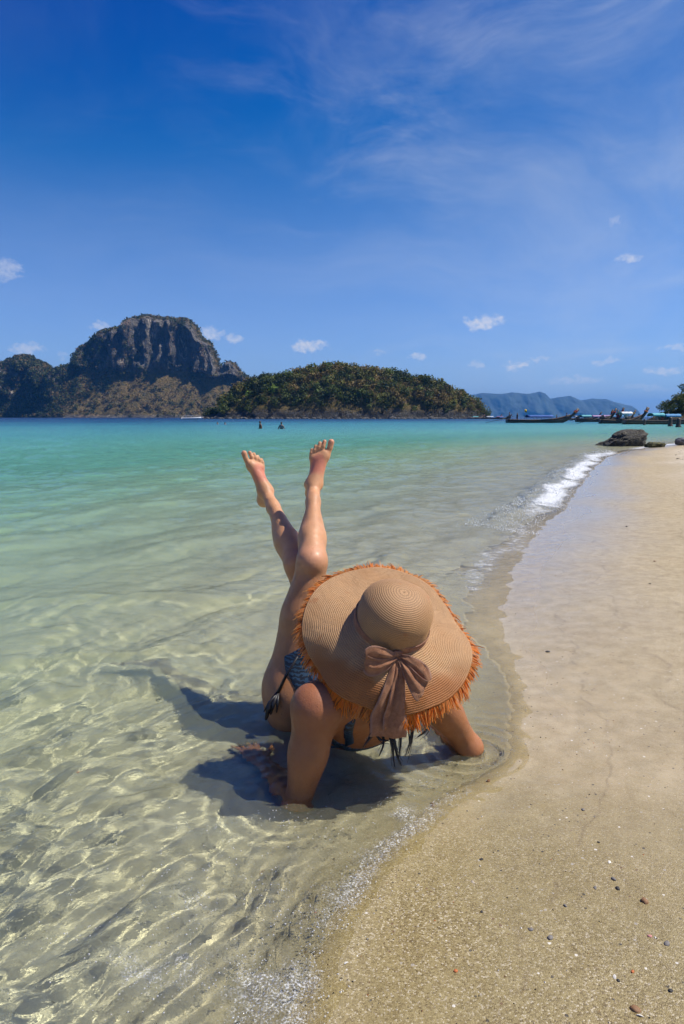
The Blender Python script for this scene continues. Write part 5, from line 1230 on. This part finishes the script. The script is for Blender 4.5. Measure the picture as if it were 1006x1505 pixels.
def straw(name, dark=False):
    m, t = new_mat(name); co = t.coord('Object'); rr_ = t.attr('ridge', 2); pa = t.attr('hatuv')
    uv = t.sep(pa)
    weave = t.noise(t.comb(t.math('MULTIPLY', uv[0], 90.0), t.math('MULTIPLY', uv[1], 240.0), 0.0), 3.0, 4, .7)
    big = t.noise(co, 9, 5, .6)
    col = t.mix(t.rng(weave, .32, .68), (0.32, 0.165, 0.068), (0.66, 0.405, 0.195))
    col = t.mix(t.rng(big, .45, .70, 0, .55), col, (0.50, 0.26, 0.10))
    col = t.mix(t.rng(t.attr('damp', 2), .20, .7, 0, .9), col, t.mix(1.0, col, (.74, .46, .24), 'MULTIPLY'))      # soaked lower brim
    col = t.mix(t.math('MULTIPLY', rr_, .68), col, (0.12, 0.052, 0.022))
    spot = t.rng(t.noise(t.map(co, loc=(2, 4, 1)), 24, 4, .65), .62, .72, 0, .6)
    col = t.mix(spot, col, (0.42, 0.17, 0.055))
    d = principled(t, **{'Base Color': col, 'Roughness': .55, 'Specular IOR Level': .45, 'Normal': t.bump(weave, .7, .0012)})
    tr = t.node('ShaderNodeBsdfTranslucent', ins={0: t.mix(1.0, col, (1.0, .62, .34), 'MULTIPLY')})
    return finish(m, t, t.node('ShaderNodeMixShader', ins={0: .16, 1: d.outputs[0], 2: tr.outputs[0]}).outputs[0])
STRAW = straw('woven_straw')
def ridge_attr(s_, w_): return 1 - np.abs(np.sin(np.pi * s_ / w_)) ** .5
dampv = (sstep(.35, 1.0, (np.cos(pv_ - .25) + 1) / 2 + 0 * sv) * sstep(.15, .95, sv / BL + .25 * fbm(np.sin(pv_) * 3, np.cos(pv_) * 3 + sv * 8, seed=131)))
bo_ = add_obj('brim', mesh_np('brim', flat(Bp), grid_faces(len(sv), ns, True), True, {'ridge': ((ridge_attr(swob, BL / nb)) * (.75 + .5 * fbm(np.sin(pv_) * 9 + 0 * sv, np.cos(pv_) * 9 + sv * 60, seed=153))).ravel(), 'hatuv': np.stack([(pv_ + 0 * sv).ravel(), (sv + 0 * pv_).ravel(), 0 * (sv + pv_).ravel()], 1), 'damp': dampv.ravel()}), STRAW, HAT)
bo_.modifiers.new('thick', 'SOLIDIFY').thickness = .0025
# crown
nb2 = 34; cv = np.linspace(0, 1, nb2 * 5 + 1)[:, None]
arc = cv * 1.0
CHh = .142
q = cv * (math.pi / 2)
rr0 = np.where(cv < .38, RC - .004 * cv / .38, 0); 
uc = np.clip((cv - .30) / .70, 0, 1)
rad_c = (RC - .003 * np.minimum(cv / .3, 1)) * np.cos(uc * math.pi / 2) ** .78 + .0005
zc_ = .012 + .052 * np.minimum(cv / .30, 1) + (CHh - .064) * np.sin(uc * math.pi / 2) ** .95
rad_c = rad_c + .0014 * np.abs(np.sin(np.pi * cv * nb2)) ** .55 * (cv < .985)
Cp = np.stack([rad_c * np.sin(pv_) * 1.0 + .003 * uc, rad_c * np.cos(pv_) * 1.03, zc_ + 0 * pv_], -1)
Cp[..., 1] += .006 * np.sin(pv_ * 2 + 1) * np.sin(cv * math.pi)
cro = add_obj('crown', mesh_np('crown', flat(Cp), grid_faces(len(cv), ns, True), True, {'ridge': (ridge_attr(cv, 1.0 / nb2) + 0 * pv_).ravel(), 'hatuv': np.stack([(pv_ + 0 * cv).ravel(), (cv * .18 + 0 * pv_).ravel(), 0 * (cv + pv_).ravel()], 1), 'damp': 0 * (cv + pv_).ravel()}), STRAW, HAT)
cro.modifiers.new('thick', 'SOLIDIFY').thickness = .002
# frayed raffia fringe
rf = np.random.default_rng(17); NF = 3000
ph = np.linspace(0, 2 * math.pi, NF, endpoint=False) + rf.normal(0, .004, NF)
tuft = vnoise(ph * 38, ph * 0, seed=5); ph2 = ph + .018 * tuft
ln = .027 * (1 + .35 * vnoise(ph * 14, ph * 0, seed=6) + .2 * vnoise(ph * 45, ph * 0, seed=7)) * rf.uniform(.45, 1.3, NF)
sk = rf.normal(0, .17, NF) + .38 * tuft; lift = rf.normal(0, .16, NF)
e0 = brim(np.full(NF, BL - .006), ph); e1 = brim(np.full(NF, BL), ph); od = e1 - e0; od /= np.linalg.norm(od, axis=1, keepdims=True)
tg = np.stack([np.cos(ph), -np.sin(ph), 0 * ph], 1); nn = np.cross(tg, od); nn *= np.sign(nn[:, 2:3] + 1e-9)
gdn = hm_.T @ np.array([0, 0, -1.0])
Vf = []; wf = rf.uniform(.0008, .0023, NF)
for i in range(4):
    u = i / 3.0
    c_ = e0 + od * (ln * u + .006 * (u > 0))[:, None] + tg * (sk * ln * u ** 1.2 + .018 * tuft * .25 * u)[:, None] + nn * (lift * ln * u)[:, None] + gdn[None] * (ln * .30 * u * u)[:, None]
    w_ = (wf * (1 - .35 * u))[:, None]
    tw = rf.normal(0, .5, NF)[:, None] if i == 0 else tw
    sdv = tg * np.cos(tw) + nn * np.sin(tw)
    Vf.append(c_ - sdv * w_); Vf.append(c_ + sdv * w_)
Vf = np.stack(Vf, 1)
Ff = np.concatenate([(np.arange(NF) * 8 + 2 * i)[:, None] + np.array([[0, 1, 3, 2]]) for i in range(3)])
wnn = ((1 + np.cos(ph - .15)) / 2)
ca = np.array([0.74, 0.43, 0.16]); cb = np.array([0.86, 0.30, 0.032]); ck = np.array([.30, .11, .025])
mixf = np.clip(.45 + .45 * (wnn - .4) + .35 * vnoise(ph * 5, ph * 0, seed=9) + rf.normal(0, .25, NF), 0, 1)  # bow side coloured more orange, as light glowing through the strands
cf = ca[None] * (1 - mixf[:, None]) + cb[None] * mixf[:, None]; dk = rf.random(NF) < .09; cf[dk] = ck
m, t = new_mat('raffia_fringe'); c = t.attr('Col')
d = principled(t, **{'Base Color': c, 'Roughness': .5, 'Specular IOR Level': .4}); tr = t.node('ShaderNodeBsdfTranslucent', ins={0: t.mix(1.0, c, (1.0, .70, .4), 'MULTIPLY')})
FRM = finish(m, t, t.node('ShaderNodeMixShader', ins={0: .55, 1: d.outputs[0], 2: tr.outputs[0]}).outputs[0])
fo = add_obj('fringe', mesh_np('fringe', (Vf.reshape(-1, 3) @ hm_.T), Ff, False, {'Col': np.repeat(cf, 8, 0)}), FRM, HAT); tag(fo, 'frayed orange raffia fringe', kind='stuff')
# ribbon
m, t = new_mat('brown_linen_ribbon'); co = t.coord('Object')
wv = t.math('ADD', t.node('ShaderNodeTexWave', ins={'Vector': co, 'Scale': 420.0, 'Distortion': 1.5}).outputs['Fac'], t.node('ShaderNodeTexWave', bands_direction='Z', ins={'Vector': co, 'Scale': 420.0, 'Distortion': 1.5}).outputs['Fac'])
col = t.mix(t.rng(t.noise(co, 60, 5, .7), .3, .7), (0.37, 0.15, 0.068), (0.55, 0.265, 0.13)); col = t.mix(t.rng(t.attr('edge', 2), .82, .93, 0, .45), col, (.46, .29, .23))
d = principled(t, **{'Base Color': col, 'Roughness': .75, 'Sheen Weight': .15, 'Normal': t.bump(t.math('ADD', wv, t.math('MULTIPLY', t.noise(co, 180, 4, .7), 1.5)), .6, .0009)}); tr = t.node('ShaderNodeBsdfTranslucent', ins={0: col})
RIB = finish(m, t, t.node('ShaderNodeMixShader', ins={0: .22, 1: d.outputs[0], 2: tr.outputs[0]}).outputs[0])
def ribbon(name, L, Rr, parent=HAT, n=60, k=16, wob=.0012, seed=0):
    """strip between two edge polylines (local hat coordinates)"""
    L = chaikin(np.array(L, float), 3); Rr = chaikin(np.array(Rr, float), 3)
    def res(P_):
        s_ = np.concatenate([[0], np.cumsum(np.linalg.norm(np.diff(P_, axis=0), axis=1))]); u = np.linspace(0, s_[-1], n)
        return np.stack([np.interp(u, s_, P_[:, d]) for d in range(3)], 1)
    L, Rr = res(L), res(Rr); w = np.linspace(0, 1, k)[None, :, None]
    G = L[:, None] * (1 - w) + Rr[:, None] * w
    nrm = np.cross(np.gradient(G, axis=0), np.gradient(G, axis=1)); nrm /= np.linalg.norm(nrm, axis=-1, keepdims=True) + 1e-9
    uu_ = np.linspace(0, 1, n)[:, None] + 0 * w[..., 0]; ww_ = w[..., 0] + 0 * uu_
    G = G + nrm * (wob * 2.5 * np.sin(w * 6.28 * 1.5 + np.linspace(0, 3, n)[:, None, None] + seed) + (.0055 * fbm(uu_ * 4 + seed, ww_ * 3.5, seed=161 + seed, oct=3))[..., None])
    ed = np.abs(w[..., 0] * 2 - 1) + 0 * G[..., 0]
    o = add_obj(name, mesh_np(name, flat(G.reshape(-1, 3) @ rotb.T), grid_faces(n, k), True, {'edge': ed.ravel()}), RIB, parent); o.modifiers.new('thick', 'SOLIDIFY').thickness = .0012
    return o
# band round the crown
rows_b = []
for z_ in np.linspace(.010, .044, 6):
    rows_b.append(np.stack([(RC + .0035 + .0012 * np.sin(z_ * 300 + pv_[0] * 2)) * np.sin(pv_[0]), (RC * 1.01 + .0035) * np.cos(pv_[0]), z_ + .002 * np.sin(3 * pv_[0]) - .008 * ((1 + np.cos(pv_[0])) / 2) * (z_ - .02) / .02 + 0 * pv_[0]], -1))
Gb = np.array(rows_b)
bnd = add_obj('ribbon_band', mesh_np('ribbon_band', flat(Gb), grid_faces(6, ns, True), True, {'edge': (np.abs(np.linspace(-1, 1, 6))[:, None] + 0 * pv_).ravel()}), RIB, HAT); bnd.modifiers.new('thick', 'SOLIDIFY').thickness = .0012
kx, ky, kz = -.004, RC + .012, .020              # knot
rows_k = []
for a in np.linspace(0, 2 * math.pi, 13)[:-1]:
    rows_k.append([(kx + s_, ky + (.009 - .10 * abs(s_) ) * math.cos(a), kz + (.013 - .12 * abs(s_)) * math.sin(a)) for s_ in np.linspace(-.012, .012, 7)])
mb = MB(); mb.sheet([[hl(rotb @ np.array(p_)) for p_ in r_] for r_ in rows_k + rows_k[:1]])
knb = mb.build('bow_knot', RIB, HAT, True)
# left loop and right loop: out, round and back to the knot
ribbon('bow_loop', [(kx - .004, ky + .004, kz + .008), (kx - .034, ky + .012, kz + .028), (kx - .080, ky + .006, kz + .038), (kx - .104, ky + .010, kz + .016), (kx - .084, ky + .026, kz + .006), (kx - .036, ky + .028, kz + .004), (kx - .004, ky + .010, kz + .002)],
       [(kx - .004, ky + .006, kz - .006), (kx - .034, ky + .026, kz - .024), (kx - .076, ky + .026, kz - .036), (kx - .098, ky + .034, kz - .034), (kx - .076, ky + .052, kz - .042), (kx - .034, ky + .042, kz - .030), (kx - .004, ky + .014, kz - .004)], HAT, 70, 18, .0012, 1)
offk = lambda pts_: [(kx + a_, ky + b_, kz + c_) for a_, b_, c_ in pts_]
ribbon('bow_loop', offk([(.004, .006, .008), (.035, .024, .024), (.074, .046, .016), (.090, .070, -.010), (.068, .078, -.012), (.034, .050, .002), (.004, .012, .0)]),
       offk([(.004, .012, -.006), (.020, .050, -.014), (.046, .084, -.034), (.060, .106, -.060), (.044, .110, -.056), (.016, .068, -.026), (.002, .016, -.008)]), HAT, 70, 18, .0010, 4)
def on_brim(side, s_, up=.008):
    r_ = RC + s_; ph_ = math.atan2(side, r_); p_ = rotb.T @ brim(np.array([s_]), np.array([ph_ + PHI0]))[0]; return (side, p_[1], p_[2] + up)
drop = rotb.T @ hm_.T @ np.array([0, 0, -1.0])
def tail(s0, s1, wtop, wbot, ex, name):
    L = [(kx - .004, ky + .006, kz)]; Rr = [(kx + .004, ky + .006, kz)]
    for u, s_ in zip(np.linspace(0, 1, 6), np.linspace(.028, BL + .02, 6)):
        c_ = s0 + (s1 - s0) * u; w_ = wtop + (wbot - wtop) * u
        L.append(on_brim(c_ - w_, s_, .012)); Rr.append(on_brim(c_ + w_, s_, .012))
    eL = np.array(L[-1]) + drop * ex; eR = np.array(Rr[-1]) + drop * (ex * .92)
    L.append(tuple(eL * .5 + np.array(L[-1]) * .5 + np.array([0, .006, 0]))); Rr.append(tuple(eR * .5 + np.array(Rr[-1]) * .5 + np.array([0, .006, 0])))
    L.append(tuple(eL)); Rr.append(tuple(eR)); ribbon(name, L, Rr, HAT, 70, 20, .0016, 2)
tail(-.006, -.014, .010, .050, .060, 'ribbon_tail')
tail(.004, -.002, .012, .028, .030, 'ribbon_tail')

# ================================================================== bubbles and froth in the swash
rb = np.random.default_rng(23); cand = []
def band_pts(n, ylo, yhi, s_mu, s_sd):
    yy_ = rb.uniform(ylo, yhi, n); xx_ = np.interp(yy_, SHORE[:, 1], SHORE[:, 0]) + rb.normal(s_mu, s_sd, n); return np.stack([xx_, yy_], 1)
pts = [band_pts(1500, 1.0, 2.0, -.12, .06)]
for (px, py, sx_, sy_, n) in [(400, 1440, .12, .12, 4200), (450, 1390, .09, .07, 1800), (540, 1290, .06, .06, 700), (590, 1190, .05, .05, 900), (620, 1150, .03, .03, 400), (300, 1300, .16, .11, 2600), (200, 1420, .16, .09, 1600), (400, 1210, .14, .06, 1100), (740, 1100, .06, .04, 250), (560, 1215, .06, .03, 500)]:
    c_ = PG(px, py); pts.append(np.stack([rb.normal(c_[0], sx_, n), rb.normal(c_[1], sy_, n)], 1))
pts = np.concatenate(pts)
clump = fbm(pts[:, 0] * 16, pts[:, 1] * 16, seed=141, oct=3); kp = clump + rb.normal(0, .14, len(pts)) > -.02
kp &= rb.random(len(pts)) < .30
pts = pts[kp]; sd_ = shore_dist(pts[:, 0], pts[:, 1]); pts = pts[(sd_ < .03)]
from mathutils.kdtree import KDTree
sv_ = np.stack([X, Y, Wz], 1)[used]; near = np.nonzero((sv_[:, 1] < 2.6) & (np.abs(sv_[:, 0]) < 1.4))[0]
kd = KDTree(len(near)); [kd.insert(sv_[i], k) for k, i in enumerate(near)]; kd.balance()
zb_ = np.array([kd.find((p_[0], p_[1], 0.0))[0][2] for p_ in pts])
gb_ = ground_z(pts[:, 0], pts[:, 1]); zb_ = np.maximum(zb_, gb_)
bmi = bmesh.new(); bmesh.ops.create_icosphere(bmi, subdivisions=1, radius=1.0); iv = np.array([v_.co for v_ in bmi.verts]); itri = np.array([[v_.index for v_ in f_.verts] for f_ in bmi.faces]); bmi.free()
rs_ = .0006 + .0017 * rb.random(len(pts)) ** 3
Vq = (iv[None] * rs_[:, None, None] * np.array([1, 1, .75]) + np.concatenate([pts, zb_[:, None]], 1)[:, None]).reshape(-1, 3)
Fq_ = (np.arange(len(pts))[:, None, None] * len(iv) + itri[None]).reshape(-1, 3)
m, t = new_mat('bubble_film')
lw = t.node('ShaderNodeLayerWeight', ins={0: .35}).outputs['Facing']
tb_ = t.node('ShaderNodeBsdfTransparent', ins={0: (.96, .97, .97)}); gb2 = principled(t, **{'Base Color': (.9, .9, .9), 'Roughness': .05})
BUB = finish(m, t, t.node('ShaderNodeMixShader', ins={0: t.rng(lw, .1, .9, .35, .9), 1: tb_.outputs[0], 2: gb2.outputs[0]}).outputs[0])
o = add_obj('sea_foam_bubbles', mesh_np('sea_foam_bubbles', Vq, Fq_, True), BUB); tag(o, 'tiny bubbles of froth in the swash', 'foam', kind='stuff'); caustic(o)
# droplets and froth thrown up by the small breaker
n = 8000; yy_ = 6.0 + 14 * rb.random(n) ** 1.5; xx_ = np.interp(yy_, SHORE[:, 1], SHORE[:, 0]) - .28 + rb.normal(0, .22, n)
ed_ = shore_dist(xx_, yy_) + 0.25 * fbm(xx_ * .9, yy_ * .9, seed=51, oct=3); kp = (np.abs(ed_ + .32) < .38) & (fbm(xx_ * 5, yy_ * 5, seed=143, oct=3) + rb.normal(0, .15, n) > -.02)
xx_, yy_, ed_ = xx_[kp], yy_[kp], ed_[kp]; zz_ = .085 * np.exp(-((ed_ + .42) / .26) ** 2) + np.abs(rb.normal(0, .012, len(xx_))); zz_ = np.maximum(zz_, ground_z(xx_, yy_) + .004)
rs_ = (.0025 + .0055 * rb.random(len(xx_)) ** 2.5) * (yy_ / 9.0) ** .5
Vq = (iv[None] * rs_[:, None, None] * rb.uniform(.5, 1.3, (len(xx_), 1, 3)) + np.stack([xx_, yy_, zz_], 1)[:, None]).reshape(-1, 3); Fq_ = (np.arange(len(xx_))[:, None, None] * len(iv) + itri[None]).reshape(-1, 3)
FRO = simple_mat('white_froth', (.80, .82, .82), .4, .05, 40)
o = add_obj('breaker_froth', mesh_np('breaker_froth', Vq, Fq_, True), FRO); tag(o, 'white froth thrown up along the small breaker', 'foam', kind='stuff')

# ================================================================== air: thin blue haze over the bay
hz_me = bpy.data.meshes.new('haze')
bmh = bmesh.new(); bmesh.ops.create_cube(bmh, size=1.0)
bmesh.ops.scale(bmh, vec=(23000, 23000, 290), verts=bmh.verts); bmesh.ops.translate(bmh, vec=(0, 0, 290 / 2 - 14), verts=bmh.verts)
bmh.to_mesh(hz_me); bmh.free()
m = bpy.data.materials.new('haze_air'); m.use_nodes = True; t = NT(m.node_tree); t.n.clear()
pv = t.node('ShaderNodeVolumePrincipled', ins={'Color': (0.09, 0.41, 1.0), 'Density': 0.00009, 'Anisotropy': 0.3})
mo = t.node('ShaderNodeOutputMaterial'); t.put(mo.inputs['Volume'], pv.outputs[0])
haze = add_obj('haze', hz_me, m); tag(haze, 'thin blue sea haze', 'haze', kind='stuff')
